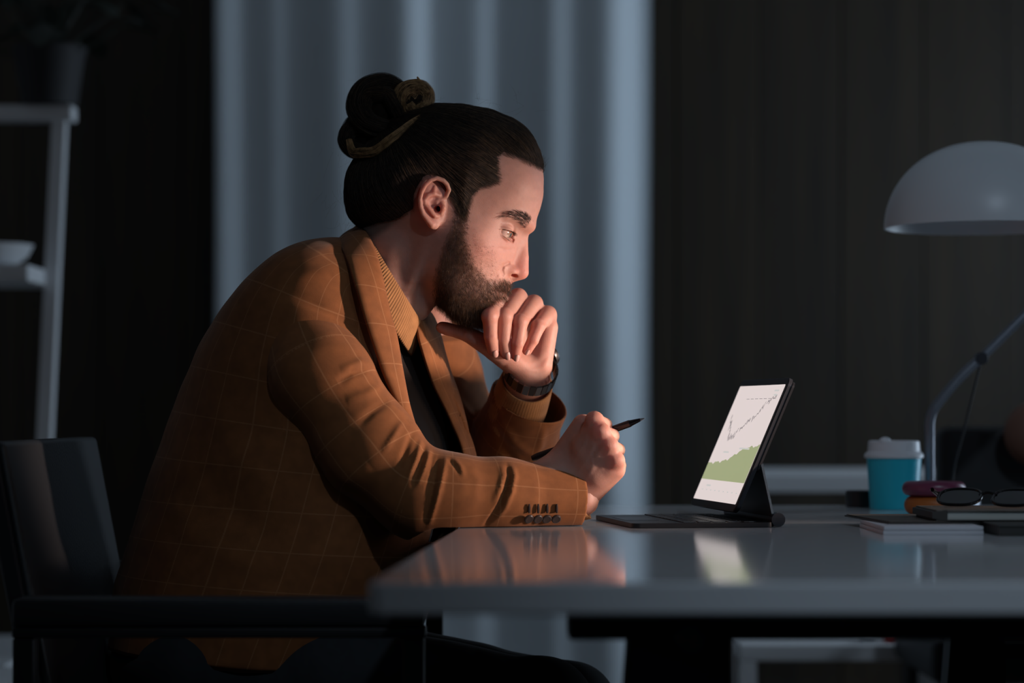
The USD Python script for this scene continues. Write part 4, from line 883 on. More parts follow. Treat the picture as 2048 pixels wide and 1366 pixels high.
# folds of the near sleeve: (line on the photograph, height in mm, width in px)
SLEEVE_FOLDS = [
    ([(876, 912), (870, 961), (862, 1002), (850, 1042)], -5.0, 4.5), ([(893, 912), (885, 951), (873, 998), (857, 1052)], 4.0, 5.5), ([(842, 877), (832, 918), (814, 962)], 3.2, 5), ([(852, 886), (842, 925), (824, 975)], -3.0, 4),
    ([(860, 898), (850, 935), (836, 970)], 3.0, 4.5), ([(868, 905), (861, 950), (851, 992)], -2.2, 4), ([(826, 862), (812, 900), (796, 940)], -3.0, 6), ([(806, 842), (785, 875), (765, 905)], 3.0, 7),
    ([(1014, 928), (1018, 951), (1012, 979), (999, 1012), (985, 1033), (967, 1054)], -6.0, 4.2), ([(1025, 930), (1029, 953), (1023, 982), (1010, 1015), (994, 1038)], 3.5, 6), ([(1003, 930), (1006, 952), (1001, 975), (986, 1008)], 2.0, 6),
    ([(897, 917), (912, 935), (920, 952)], -1.8, 3.5), ([(906, 915), (922, 935), (928, 955)], 1.4, 5),
    ([(735, 742), (705, 745), (675, 765)], -3.2, 8), ([(752, 735), (720, 725), (680, 740)], 3.0, 9), ([(765, 772), (730, 790), (690, 800)], 3.0, 11), ([(778, 800), (745, 822), (715, 850)], -3.0, 9),
    ([(690, 640), (730, 680), (752, 725)], 2.6, 10), ([(569, 587), (622, 605), (675, 636), (710, 659), (737, 693), (752, 722)], -4.0, 7), ([(700, 830), (650, 880), (620, 930)], 2.4, 18), ([(740, 930), (700, 960), (660, 980)], 2.4, 18),
    ([(1060, 945), (1075, 985), (1070, 1020)], 1.0, 12), ([(940, 930), (955, 960), (950, 1010)], 1.0, 10)]
wrinkle(sleeve, 9, .009, (1, 1, 1), 9); press(sleeve, SLEEVE_FOLDS)
v = sleeve.vertices; tz_ = TZ + .001; zmin_ = tz_ - .03 * (1 - sstep(-.16, -.085, v[:, 0])); v[:, 2] = np.maximum(v[:, 2], zmin_); sleeve.vertices = v
SR_PTS = [P(842, 655, 3.285), P(870, 745, 3.320), P(930, 880, 3.352), P(985, 985, 3.352), P(1008, 935, 3.315), P(1030, 875, 3.262), P(1061, 796, 3.190)]
SR_R = [.056, .058, .056, .053, .053, .054, .054]
cn2 = np.array([.35, -.45, .82]); cn2 /= np.linalg.norm(cn2); cc2 = P(1060, 799, 3.192)
def far_sleeve_sd(p):
    d = sd_chain(p, SR_PTS, SR_R, .02); d = smax(d, (p - cc2) @ cn2, .0015)
    inn = sd_chain(p, [P(1031, 875, 3.262), P(1061, 796, 3.190), P(1072, 766, 3.168)], [.0455, .0490, .0490], .002); return smax(d, -inn, .001)
lo, hi = bounds_of(SR_PTS, .08); far_sleeve = implicit(far_sleeve_sd, lo, hi, .002, 4)
wrinkle(far_sleeve, 9, .008, (1, 1, 1), 21)
press(far_sleeve, [([(985, 850), (1010, 900), (1040, 940)], -3.5, 9), ([(1000, 840), (1030, 885), (1070, 915)], 3.0, 9), ([(1090, 850), (1080, 890), (1060, 930)], 3, 8), ([(905, 790), (940, 830), (965, 870)], 3, 9)])
v = far_sleeve.vertices; low_ = v[:, 2] < tz_; v[low_, 2] = tz_; far_sleeve.vertices = v

def strip(inner, outer, th, bulge=.004, n=70, k=9):
    """A bent band between two lines (a collar or lapel), thick and slightly domed."""
    a, b = smooth_path(inner, n), smooth_path(outer, n); t = np.linspace(0, 1, k); rings = []
    for i in range(n):
        mid = a[i] + (b[i] - a[i]) * t[:, None]; tg = a[min(i + 1, n - 1)] - a[max(i - 1, 0)] + b[min(i + 1, n - 1)] - b[max(i - 1, 0)]; nrm = np.cross(tg, b[i] - a[i]); nrm /= np.linalg.norm(nrm)
        if nrm[1] > 0: nrm = -nrm
        top_ = mid + nrm * (bulge * np.sin(np.pi * np.clip(t, .0, 1)) ** .6)[:, None]; rings.append(np.concatenate([top_, (mid - nrm * th)[::-1]]))
    m_ = loft(np.array(rings)); L = np.r_[0, np.cumsum(np.linalg.norm(np.diff((a + b) / 2, axis=0), axis=1))]; w = np.linalg.norm(b - a, axis=1)
    uv = np.stack([np.repeat(L[:, None], 2 * k, 1), w[:, None] * np.concatenate([t, t[::-1]])[None] + .018], -1).reshape(-1, 2)
    return m_, np.vstack([uv, [[0, 0], [0, 0]]])
COL_IN = [P(716, 456, 3.150), P(726, 457, 3.085), P(751, 498, 3.035), P(767, 557, 3.010), P(781, 622, 2.998), P(795, 672, 2.992), P(806, 735, 2.986), P(824, 825, 2.980), P(842, 884, 2.976)]
COL_OUT = [P(676, 488, 3.160), P(676, 486, 3.080), P(692, 510, 3.010), P(716, 578, 2.972), P(734, 640, 2.962), P(750, 690, 2.960), P(770, 748, 2.960), P(803, 820, 2.964), P(838, 884, 2.968)]
lapel_near, ln_uv = strip(COL_IN, COL_OUT, .004)
LF_IN = [P(822, 622, 3.090), P(832, 638, 3.085), P(843, 684, 3.075), P(868, 762, 3.075), P(904, 838, 3.085), P(930, 908, 3.09), P(936, 960, 3.09)]
LF_OUT = [P(842, 610, 3.165), P(864, 626, 3.16), P(884, 674, 3.150), P(900, 748, 3.145), P(924, 828, 3.155), P(950, 900, 3.165), P(962, 960, 3.165)]
lapel_far, lf_uv = strip(LF_IN, LF_OUT, .004)
COLB_IN = [P(726, 457, 3.085), P(716, 455, 3.150), P(732, 470, 3.215), P(775, 540, 3.215), P(822, 618, 3.150)]
COLB_OUT = [P(676, 486, 3.080), P(674, 487, 3.160), P(696, 505, 3.245), P(758, 570, 3.260), P(845, 612, 3.180)]
collar_back, cb_uv = strip(COLB_IN, COLB_OUT, .004)

# roll-neck of the sweater: ribbed band round the neck
def ribbed(c0, c1, h0, h1, w0, w1, ribs, rows=14, roll=.006, amp=.0007, th=.004, ex=None):
    """A knitted band between two tilted rings; ribs run along it. h: half height in the picture plane direction, w: half width."""
    n = ribs * 5; ph = np.linspace(0, 2 * np.pi, n, endpoint=False); R = []
    for side in (0, 1):
        for t in (np.linspace(0, 1, rows) if side == 0 else np.linspace(1, 0, rows)):
            c = c0 + (c1 - c0) * t; e1 = ex; h = h0 + (h1 - h0) * t; w = w0 + (w1 - w0) * t; o = roll * math.sin(math.pi * min(t * 1.0, 1)) ** .5 - (th if side else 0) + (0 if side else 1) * amp * np.cos(ribs * ph)
            R.append(c + np.outer(np.cos(ph) * (h + o), e1) + np.outer(np.sin(ph) * (w + o), [0, 1, 0]))
    R.append(R[0]); m_ = loft(np.array(R), caps=False)
    if m_.volume < 0: m_.invert()
    return m_
e1_ = P(842, 642, HD) - P(731, 460, HD); e1_ /= np.linalg.norm(e1_)
rollneck = ribbed(P(787, 551, 3.106), P(752, 598, 3.112), .0700, .086, .0665, .086, 128, ex=e1_, roll=.004, amp=.0005)
def cuff_tube(a, b, r0, r1, ribs=60, th=.003, amp=.0004, roll=.0015, sq=None):
    n = ribs * 5; ph = np.linspace(0, 2 * np.pi, n, endpoint=False); ax = (b - a) / np.linalg.norm(b - a); F = frame_of(ax, (0, 0, 1)); R = []
    for side in (0, 1):
        for t in (np.linspace(0, 1, 16) if side == 0 else np.linspace(1, 0, 16)):
            r = r0 + (r1 - r0) * t + roll * math.sin(math.pi * t) - (th if side else 0) + (0 if side else amp) * np.cos(ribs * ph)
            R.append(a + (b - a) * t + np.outer(np.cos(ph) * r, F[:, 1]) + np.outer(np.sin(ph) * r, F[:, 2]))
    R.append(R[0]); m_ = loft(np.array(R), caps=False)
    if m_.volume < 0: m_.invert()
    return m_
def slant_cuff(c0, r0, c1, e_end, h1, w1, n=200, rows=18, th=.003, ribs=66, amp=.00015):
    """A knitted cuff whose open end is tilted along e_end (half height h1, half width w1)."""
    ph = np.linspace(0, 2 * np.pi, n, endpoint=False); e0 = np.array([0.0, 0, -1.0]); R = []
    for side in (0, 1):
        for t in (np.linspace(0, 1, rows) if side == 0 else np.linspace(1, 0, rows)):
            e = e0 + (e_end - e0) * t; e /= np.linalg.norm(e); h = r0 + (h1 - r0) * t; w = r0 + (w1 - r0) * t; o = (-th if side else 0) + .0018 * math.sin(math.pi * t) + (0 if side else 1) * amp * np.cos(ribs * ph)
            R.append(c0 + (c1 - c0) * t + np.outer(np.cos(ph) * (h + o), e) + np.outer(np.sin(ph) * (w + o), [.12, .99, 0]))
    R.append(R[0]); m_ = loft(np.array(R), caps=False)
    if m_.volume < 0: m_.invert()
    return m_
ee_ = P(1183, 1037, 2.985) - P(1114, 928, 2.985); cuff_r = slant_cuff(P(1070, 995, 2.966), .0295, P(1148, 983, 2.984), ee_ / np.linalg.norm(ee_), np.linalg.norm(ee_) / 2, .0335)
fd_ = (LW - LELB) / np.linalg.norm(LW - LELB)
cuff_l = cuff_tube(LW - fd_ * .105, LW - fd_ * .006 + np.array([0, 0, -.001]), .0370, .0345, amp=.00012, roll=.0025)
# watch: band of links round the wrist and a case on its far side
F_ = frame_of(fd_, (0, 0, 1)); wc = LW + fd_ * .016 + np.array([0, .002, 0]); links = []
NL = 26
for i in range(NL):
    a0, a1 = 2 * np.pi * (i + .06) / NL, 2 * np.pi * (i + .94) / NL; pts = []
    for a in (a0, a1):
        for r in (.0325, .0352):
            for z in (-.0085, .0085): pts.append(wc + F_[:, 1] * math.cos(a) * r * 1.0 + F_[:, 2] * math.sin(a) * r + fd_ * z)
    links.append(hull(pts))
trousers_pts = [[P(420, 1330, 3.02), P(660, 1362, 2.995), P(1080, 1425, 2.99)], [P(440, 1315, 3.20), P(700, 1345, 3.19), P(1135, 1428, 3.17)]]
def trouser_sd(p):
    d = sd_ell(p, P(440, 1325, 3.11), (.14, .165, .10))
    for (h, m_, k_), zk in zip(trousers_pts, (0, 0)):
        foot = np.array([k_[0] + .02, k_[1], .09]); l = sd_chain(p, [h, m_, k_], [.078, .077, .064], .02); sh = sd_chain(p, [k_, (k_ + foot) / 2 + np.array([-.012, 0, 0]), foot], [.064, .060, .052], .015); d = smin(d, smin(l, sh, .015), .03)
    return d
lo, hi = bounds_of([q for t_ in trousers_pts for q in t_] + [P(430, 1310, 3.1) - (.1, .12, .05), (0.08, 3.1, .09)], .09); trousers = implicit(trouser_sd, lo, hi, .005, 4)
wrinkle(trousers, 7, .016, (1, 1, 1), 31)
press(trousers, [([(900, 1290), (880, 1330), (860, 1366)], 3, 10), ([(960, 1300), (940, 1340), (925, 1366)], -3, 10), ([(1010, 1320), (985, 1350), (970, 1366)], 3, 10)])
# ---------------------------------------------------------------- hair, bun, beard, brows, lashes (head space units)
rh = np.random.default_rng(23)
def uv_head(q):
    f = 1 - np.abs(q[:, 2]) * S / HD; return np.stack([1024 + (q[:, 0] - 1024) / f, HOR + (q[:, 1] - HOR) / f], -1)
HEARS = Polygon([(872, 350), (850, 356), (836, 380), (832, 410), (838, 440), (900, 445), (906, 400), (896, 362)])
def hair_t(uv):
    d = poly_depth(HAIRLINE, uv); return 14.0 * sstep(0, 60, d) ** .8 + 1.2 * sstep(3, 14, d) - 9.0 * (1 - sstep(-3, 8, d))
def hair_sd(p):
    q = wh(p); d = np.empty(len(q)); b = base_head(q); return (b - hair_t(uv_head(q))) * S
lo = hw(np.array([650, 520, 150.0])); hi = hw(np.array([1110, 190, -150.0]))
hair_cap = implicit(hair_sd, np.minimum(lo, hi), np.maximum(lo, hi), 0.0017, 4)
mm_ = wh(hair_cap.vertices); hair_cap.vertices += vnormals(hair_cap) * (((meshkit.fbm(mm_ * np.array([.02, .10, .10]), 3, 2) - .5) * .0026)[:, None])
# pieces of the bun: (centre line, radius along it) in head space
BUN = [([(805, 258, 4), (775, 262, 26), (735, 250, 34), (716, 215, 28), (730, 182, 16), (765, 168, 4), (795, 185, -14), (795, 220, -26), (765, 240, -26), (740, 225, -14), (742, 205, 2), (760, 200, 8)], [12, 17, 20, 21, 21, 20, 20, 20, 19, 17, 15, 10], 0),
       ([(800, 240, 24), (790, 215, 30), (770, 192, 30), (742, 194, 30), (730, 215, 30), (742, 238, 26)], [10, 14, 15, 15, 14, 10], 0),
       ([(815, 232, 16), (802, 205, 22), (815, 182, 18), (838, 178, 10), (853, 195, 8), (850, 215, 14), (832, 224, 20), (818, 210, 24)], [10, 15, 17, 17, 16, 15, 14, 9], 1),
       ([(826, 200, 18), (838, 182, 14), (839, 168, 12), (835, 155, 12)], [11, 8, 5, 1.0], 1),
       ([(725, 258, 18), (702, 262, 20), (694, 282, 22), (708, 302, 24), (735, 308, 24), (765, 300, 26)], [14, 16, 16, 15, 14, 10], 0),
       ([(735, 240, -8), (708, 250, -10), (700, 275, -10), (718, 298, -6), (755, 300, 0)], [16, 19, 19, 18, 14], 0),
       ([(700, 284, 36), (714, 312, 50), (746, 312, 70), (785, 290, 86), (825, 258, 74), (855, 232, 44), (868, 216, 22)], [6, 9, 9, 9, 8, 6, 3], 1)]
def bun_sd(p):
    q = wh(p); d = None
    for pts, rs, _ in BUN:
        t = np.linspace(0, 1, len(pts)); tt = np.linspace(0, 1, 3 * len(pts)); c = smooth_path(pts, len(tt)); r = np.interp(tt, t, rs) * .93; x = sd_chain(q, c, r, 1.5); d = x if d is None else smin(d, x, 2.0)
    d = smin(d, sd_ell(q, (762, 218, 0), (36, 40, 30)), 3); d = smin(d, sd_ell(q, (835, 205, 8), (20, 20, 20)), 3); d = smin(d, sd_ell(q, (735, 278, 0), (36, 34, 28)), 3); return d * S
lo, hi = bounds_of([hw(np.array(c, float)) for pts, rs, _ in BUN for c in pts], .018); bun_core = implicit(bun_sd, lo, hi, .0018, 4)
def lock_strands(pts, rs, n, k=16, spread=1.0):
    c = smooth_path(pts, k); r = np.interp(np.linspace(0, 1, k), np.linspace(0, 1, len(rs)), rs); t = np.gradient(c, axis=0); t /= np.linalg.norm(t, axis=1, keepdims=True)
    a = np.cross(t[0], [.3, .2, 1.0]); A = []
    for i in range(k): a = a - t[i] * (a @ t[i]); a /= np.linalg.norm(a); A.append(a)
    A = np.array(A); B = np.cross(t, A); ph = rh.uniform(0, 2 * np.pi, n); tw = rh.uniform(-1.2, 1.2, n); rad = np.clip(rh.normal(1.0, .07, n), .85, 1.22)
    th = ph[:, None] + tw[:, None] * np.linspace(0, 1, k)[None] + .25 * np.sin(np.linspace(0, 6, k)[None] + 6 * ph[:, None])
    return hw(c[None] + (np.cos(th)[..., None] * A[None] + np.sin(th)[..., None] * B[None]) * (r[None] * rad[:, None])[..., None])
def grad_base(q):
    e = 1.5; return np.stack([base_head(q + np.eye(3)[k] * e) - base_head(q - np.eye(3)[k] * e) for k in range(3)], -1) / (2 * e)
# combed strands over the head, drawn back to the bun
BUNP = np.array([778, 262, 0.0])
hv = wh(hair_cap.vertices); uvh = uv_head(hv); dep = poly_depth(HAIRLINE, uvh); cand = np.where((dep > -1.0) & (np.abs(hv[:, 2]) > 1))[0]
wt_ = np.where(hv[cand, 2] > 0, 1.0, .5) * (1 + 2.2 * (dep[cand] < 12) + 1.0 * (hv[cand, 0] > 960)); pick = rh.choice(cand, 6500, p=wt_ / wt_.sum())
q = hv[pick] + rh.normal(0, 1.2, (6500, 3)); K = 10; lift = rh.uniform(.2, 2.6, 6500); steps = rh.uniform(6, 12, 6500); S_ = []
for i in range(K):
    tgt = hair_t(uv_head(q)) ; b = base_head(q); g = grad_base(q); g /= np.linalg.norm(g, axis=1, keepdims=True) + 1e-9
    want = np.maximum(tgt, .5) + lift * min(1, i / 2.0); q = q + g * np.clip(want - b, -4, 4)[:, None]; S_.append(q.copy())
    d = BUNP - q; d[:, 1] += 12 * np.sin(q[:, 2] * .05); dl = np.linalg.norm(d, axis=1, keepdims=True); d = d / dl; d -= g * (d * g).sum(1, keepdims=True); d /= np.linalg.norm(d, axis=1, keepdims=True) + 1e-9
    d += rh.normal(0, .10, d.shape); q = q + d * np.minimum(steps, dl[:, 0] * .4)[:, None]
comb = hw(np.stack(S_, 1))
def sample_mask(poly, n, soft=(-2, 12), both=.5, seed=1, lo_d=None):
    """Roots on the skin inside a polygon of the photograph, on both sides of the head."""
    r_ = np.random.default_rng(seed); hvv = head.vertices; fpx = head_px(hvv[head.faces].mean(1))[:, :2]; bx_ = poly.bounds
    m = (fpx[:, 0] > bx_[0] - 5) & (fpx[:, 0] < bx_[2] + 5) & (fpx[:, 1] > bx_[1] - 5) & (fpx[:, 1] < bx_[3] + 5); idx = np.where(m)[0]
    dd = poly_depth(poly, fpx[idx]); w = sstep(soft[0], soft[1], dd) if lo_d is None else lo_d(fpx[idx], dd); w = w * head.area_faces[idx]; c = hvv[head.faces[idx]].mean(1); w = np.where(c[:, 1] < HD, w, w * both); w[np.abs(c[:, 1] - HD) < .001] *= 1
    ok = w > 1e-9; idx, w = idx[ok], w[ok]; f = r_.choice(idx, n, p=w / w.sum()); bc = r_.dirichlet((1, 1, 1), n); p = np.einsum('nk,nkj->nj', bc, hvv[head.faces[f]]); return p, head.face_normals[f], head_px(p)[:, :2]
def grow(p, n, dirs, L, seed, out=.45, curl=.35, k=5):
    r_ = np.random.default_rng(seed); d = dirs + n * out + r_.normal(0, curl, p.shape) * .6; d /= np.linalg.norm(d, axis=1, keepdims=True); bend = r_.normal(0, curl, p.shape); S2 = [p - n * .0006]
    x = p.copy(); 
    for i in range(k - 1):
        d2 = d + bend * (i / k) - n * (.16 * i / k); d2 /= np.linalg.norm(d2, axis=1, keepdims=True); x = x + d2 * (L / (k - 1))[:, None]; S2.append(x.copy())
    return np.stack(S2, 1)
def beard_w(uv, dd):
    w = sstep(-5, 10, dd); cheek = np.exp(-(((uv - (966, 520)) / (26, 42)) ** 2).sum(1)); lip = np.exp(-((seg_dist(uv, [(1012, 586), (993, 583)])[0] / 5.5) ** 2)); soul = np.exp(-(((uv - (1001, 603)) / (6, 7)) ** 2).sum(1))
    return w * (1 - .72 * cheek) * (1 - lip) * (1 - .6 * soul) + .0
bp_, bn_, buv = sample_mask(BEARD, 20000, both=.45, seed=5, lo_d=beard_w)
flow = np.zeros_like(bp_); jaw = sstep(560, 640, buv[:, 1]); mous = (sstep(985, 1000, buv[:, 0]) * (buv[:, 1] < 588)); flow[:, 0] = .15 + .25 * jaw - .35 * mous; flow[:, 2] = -1.0; flow[:, 1] = np.sign(bp_[:, 1] - HD) * .35 * mous
Lb = (.0065 + .0095 * jaw + .004 * mous) * np.random.default_rng(6).uniform(.55, 1.25, len(bp_)) * (.7 + .3 * sstep(0, 14, poly_depth(BEARD, buv)))
beard = grow(bp_, bn_, flow, Lb, 7, out=.40, curl=.55)
CHEEK = Polygon([(945, 450), (990, 490), (1000, 540), (1000, 560), (950, 560), (930, 500)])
sp_, sn_, suv = sample_mask(CHEEK, 1500, soft=(-6, 20), both=.5, seed=15); stub = grow(sp_, sn_, np.tile([.2, 0, -1.0], (len(sp_), 1)), np.random.default_rng(16).uniform(.001, .003, len(sp_)), 17, out=.5, curl=.5, k=3)
BROW = Polygon([(1000, 433), (1015, 423.5), (1030, 421.5), (1044, 425), (1058, 434), (1071, 447), (1070, 463), (1060, 462), (1050, 455), (1041, 446), (1029, 437), (1014, 432.5)])
wp, wn, wuv = sample_mask(BROW, 6500, both=.6, seed=25, lo_d=lambda uv, dd: sstep(-2.5, 4, dd) * (1 + 7.0 * sstep(1040, 1060, uv[:, 0]))); wd_ = np.zeros_like(wp); wd_[:, 0] = -.75; wd_[:, 2] = np.interp(wuv[:, 0], [1000, 1040, 1066], [-.25, .35, .9]); wd_[:, 1] = np.sign(wp[:, 1] - HD) * .5
brow = grow(wp, wn, wd_, np.random.default_rng(26).uniform(.005, .0095, len(wp)), 27, out=.25, curl=.22)
ls_p = []
for sg in (1, -1):
    for which, n_ in ((0, 90), (1, 40)):
        az = np.linspace(-4, 92, n_) + rh.normal(0, 1, n_); up_, lo_ = lid_edges(az); el = np.radians(up_ + 2 if which == 0 else lo_ - 2); a_ = np.radians(az); dv_ = np.stack([np.cos(el) * np.cos(a_), -np.sin(el), np.cos(el) * np.sin(a_)], -1); root = EYE + dv_ * (ER + 2.6)
        L_ = rh.uniform(8, 12, n_) * (1 if which == 0 else .45); out_ = dv_ * .8 + np.array([.55, .42 if which == 0 else .55, 0]); out_ /= np.linalg.norm(out_, axis=1, keepdims=True); curl_ = np.array([.1, -.22 if which == 0 else .3, 0])
        pts_ = np.stack([root + out_ * (L_ * t)[:, None] + curl_ * (L_ * t * t)[:, None] * .6 for t in np.linspace(0, 1, 5)], 1); pts_[..., 2] *= sg; ls_p.append(hw(pts_))
# stray hairs at the nape, the bun and along the top
fly = []
for c, n_, sp in (((700, 300, 10), 26, 26), ((690, 400, 20), 22, 30), ((715, 448, 30), 30, 22), ((840, 190, 10), 20, 20), ((980, 216, 10), 22, 40), ((760, 168, 5), 14, 26), ((918, 405, 104), 14, 10)):
    for _ in range(n_):
        a = np.array(c) + rh.normal(0, 1, 3) * (sp, sp * .4, sp * .6); d = rh.normal(0, 1, 3) * (1, 1, .6) + np.array([-.5 if c[0] < 760 else .2, -.3, 0]); d /= np.linalg.norm(d); w = rh.normal(0, .5, 3); L_ = rh.uniform(12, 34)
        if c[0] < 730 and c[1] > 290: d = np.array([-.25, .9, .1]) + rh.normal(0, .25, 3)
        fly.append([a + d * L_ * t + w * L_ * t * t for t in np.linspace(0, 1, 8)])
fly = hw(np.array(fly))
# short hairs that soften the hairline
edge = HAIRLINE.buffer(5).difference(HAIRLINE.buffer(-9))
hp_, hn_, huv = sample_mask(edge, 3400, both=.5, seed=41, lo_d=lambda uv, dd: (contains_xy(HAIRLINE.buffer(5), uv[:, 0], uv[:, 1]) & ~contains_xy(HAIRLINE.buffer(-9), uv[:, 0], uv[:, 1]) & (uv[:, 0] > 905)) * (.25 + .75 * sstep(-5, 6, poly_depth(HAIRLINE, uv))))
hd_ = hw(BUNP) - hp_; hd_ /= np.linalg.norm(hd_, axis=1, keepdims=True); hd_ -= hn_ * (hd_ * hn_).sum(1, keepdims=True)
edge_hair = grow(hp_, hn_, hd_, np.random.default_rng(42).uniform(.004, .017, len(hp_)), 43, out=.16, curl=.14)
# ---------------------------------------------------------------- the figure is put together
def core_sd(p):
    """The unseen body under the clothes, so that head, arms and hands are one figure."""
    d = sd_chain(p, [P(440, 1240, 3.10), P(520, 1000, 3.11), P(620, 780, 3.12), P(715, 650, 3.12), P(775, 570, 3.105)], [.12, .115, .11, .055, .046], .03)
    d = smin(d, sd_chain(p, SL_PTS, [r - .014 for r in SL_R[:-2]] + [.027, .0245], .02), .03)
    d = smin(d, sd_chain(p, SR_PTS[:4] + [LELB + (LW - LELB) * .3, LELB + (LW - LELB) * .62], [.042, .043, .042, .036, .034, .0275], .02), .03)
    for h, m_, k_ in trousers_pts: d = smin(d, sd_chain(p, [h, m_, k_, np.array([k_[0] + .02, k_[1], .10])], [.072, .066, .050, .036], .015), .03)
    return d
lo, hi = bounds_of(SL_PTS + SR_PTS + [P(440, 1240, 3.1) - (.1, .1, .1), (.1, 3.2, .06)], .07)
core = implicit(core_sd, lo, hi, .008, 4)
bodies = [head, lhand, rhand, core]
try:
    ms = [t2m(b) for b in bodies]; okk = all(q.status() == m3.Error.NoError for q in ms)
    body = m2t(m3.Manifold.batch_boolean(ms, m3.OpType.Add)) if okk else cat(*bodies)
    print('body union', okk, len(body.faces))
except Exception as e:
    print('union failed', e); body = cat(*bodies)

# skin: tone by place, subsurface light
def skin_color(v):
    q = head_px(v); uv = q[:, :2]; base = np.tile([.41, .208, .158], (len(v), 1)); red = np.array([.385, .125, .098]); pale = np.array([.44, .25, .20])
    head_m = (v[:, 2] > P(0, 660, HD)[2]) & (v[:, 0] < P(1100, 0, HD)[0]) & ~((uv[:, 0] > 960) & (uv[:, 1] > 600))
    def blend(c, w): base[:] = base * (1 - w[:, None]) + np.asarray(c) * w[:, None]
    def spot(u, vv, r, c, s): blend(c, s * np.exp(-(((uv - (u, vv)) / r) ** 2).sum(1)) * head_m)
    spot(1044, 535, (22, 30), red, .6); spot(975, 500, (40, 30), red, .30); spot(862, 400, (34, 60), red, .5); spot(1012, 480, (20, 10), red, .30); spot(1050, 400, (40, 40), pale, .3)
    lips = np.exp(-((seg_dist(uv, [(1018, 585), (1006, 585), (994, 582)])[0] / 6.5) ** 2)) * head_m; blend((.33, .10, .085), .75 * lips)
    bd = sstep(-4, 16, poly_depth(BEARD, uv)) * head_m; blend((.16, .085, .06), .62 * bd)
    hm_ = sstep(-6, 10, poly_depth(HAIRLINE, uv)) * head_m; blend((.10, .06, .045), .8 * hm_)
    tips = np.zeros(len(v))
    for t_ in LT + RT + [LTH[3], RTH[3]]: tips = np.maximum(tips, np.exp(-(np.linalg.norm(v - t_, axis=1) / .012) ** 2))
    for t_ in LP + RM + LDp: tips = np.maximum(tips, .6 * np.exp(-(np.linalg.norm(v - t_, axis=1) / .011) ** 2))
    blend(red * 1.05, .55 * tips)
    f = meshkit.fbm(v * 140, 3, 5)[:, None] - .5; return np.clip(base * (1 + .22 * f), 0, 1)
MAT['skin'] = usdkit.material(stage, '/World/Looks/skin', {'c': ('attribute', {'attribute': 'skin_tone'}), 'p': ('principled_bsdf', {'roughness': .54, 'specular_ior_level': .32, 'subsurface_weight': .32, 'subsurface_radius': (1.0, .32, .16), 'subsurface_scale': .0035, 'subsurface_method': 'random_walk'}),
    'tc': ('texture_coordinate', {}), 'v': ('voronoi_texture', {'scale': 900.0}), 'n': ('noise_texture', {'scale': 260.0, 'detail': 4.0}), 'b1': ('bump', {'distance': .00006}), 'b2': ('bump', {'distance': .00013})},
    [('c.color', 'p.base_color'), ('tc.object', 'v.vector'), ('tc.object', 'n.vector'), ('v.distance', 'b1.height'), ('n.fac', 'b2.height'), ('b1.normal', 'b2.normal'), ('b2.normal', 'p.normal')], surface='p.BSDF')
man = thing('person', 'bearded person with a hair bun and brown checked jacket, chin resting on one fist', 'person')
bv, bf, bn = meshkit.arrays(body, True)
obj('body', body, 'skin', man, smooth=True, colors={'skin_tone': skin_color(bv)})
# eyes
gz = hw(np.array([EYE[0] + 94.5, EYE[1] + 31, EYE[2]])) - hw(EYE); gz /= np.linalg.norm(gz)
def eye(c, sgn):
    e = trimesh.creation.icosphere(5, 1.0); g = gz; dt = e.vertices @ g; ang_ = np.degrees(np.arccos(np.clip(dt, -1, 1))); r = ER * S * (1 + .085 * np.exp(-(ang_ / 22) ** 2)); v_ = e.vertices * r[:, None] + c
    col = np.tile([.27, .175, .13], (len(v_), 1)); ir = (ang_ < 29); col[ir] = [.055, .052, .045]; col[(ang_ >= 26) & ir] = [.015, .014, .013]; col[ang_ < 11] = [.006, .006, .006]  # white of the eye tinted as if in dim warm light
    col[ang_ > 55] = [.55, .36, .30]
    return trimesh.Trimesh(v_, e.faces, process=False), col
MAT['eye'] = usdkit.material(stage, '/World/Looks/eye', {'c': ('attribute', {'attribute': 'eye_tone'}), 'p': ('principled_bsdf', {'roughness': .14, 'coat_weight': .25, 'coat_roughness': .02, 'specular_ior_level': .6})}, [('c.color', 'p.base_color')], surface='p.BSDF')
for sg in (1, -1):
    em, ec_ = eye(hw(EYE * (1, 1, sg)), sg); obj('eye', em, 'eye', man, smooth=True, colors={'eye_tone': ec_})
mat('nail', (.46, .25, .21), .34, specular_ior_level=.5)
for i in range(4):
    dv_ = LT[i] - LDp[i]; dv_ /= np.linalg.norm(dv_); outw = np.array([(.25, .30, .35, .35)[i], -1, .1]); tp_ = LT[i] + dv_ * .0012 + frame_of(dv_, outw)[:, 1] * ((.0078, .0078, .0072, .0064)[i])
    obj('fingernail', nail(tp_, dv_, outw, (.0043, .0043, .0038, .0031)[i], (.0105, .0105, .0095, .0075)[i]), 'nail', man, smooth=50)

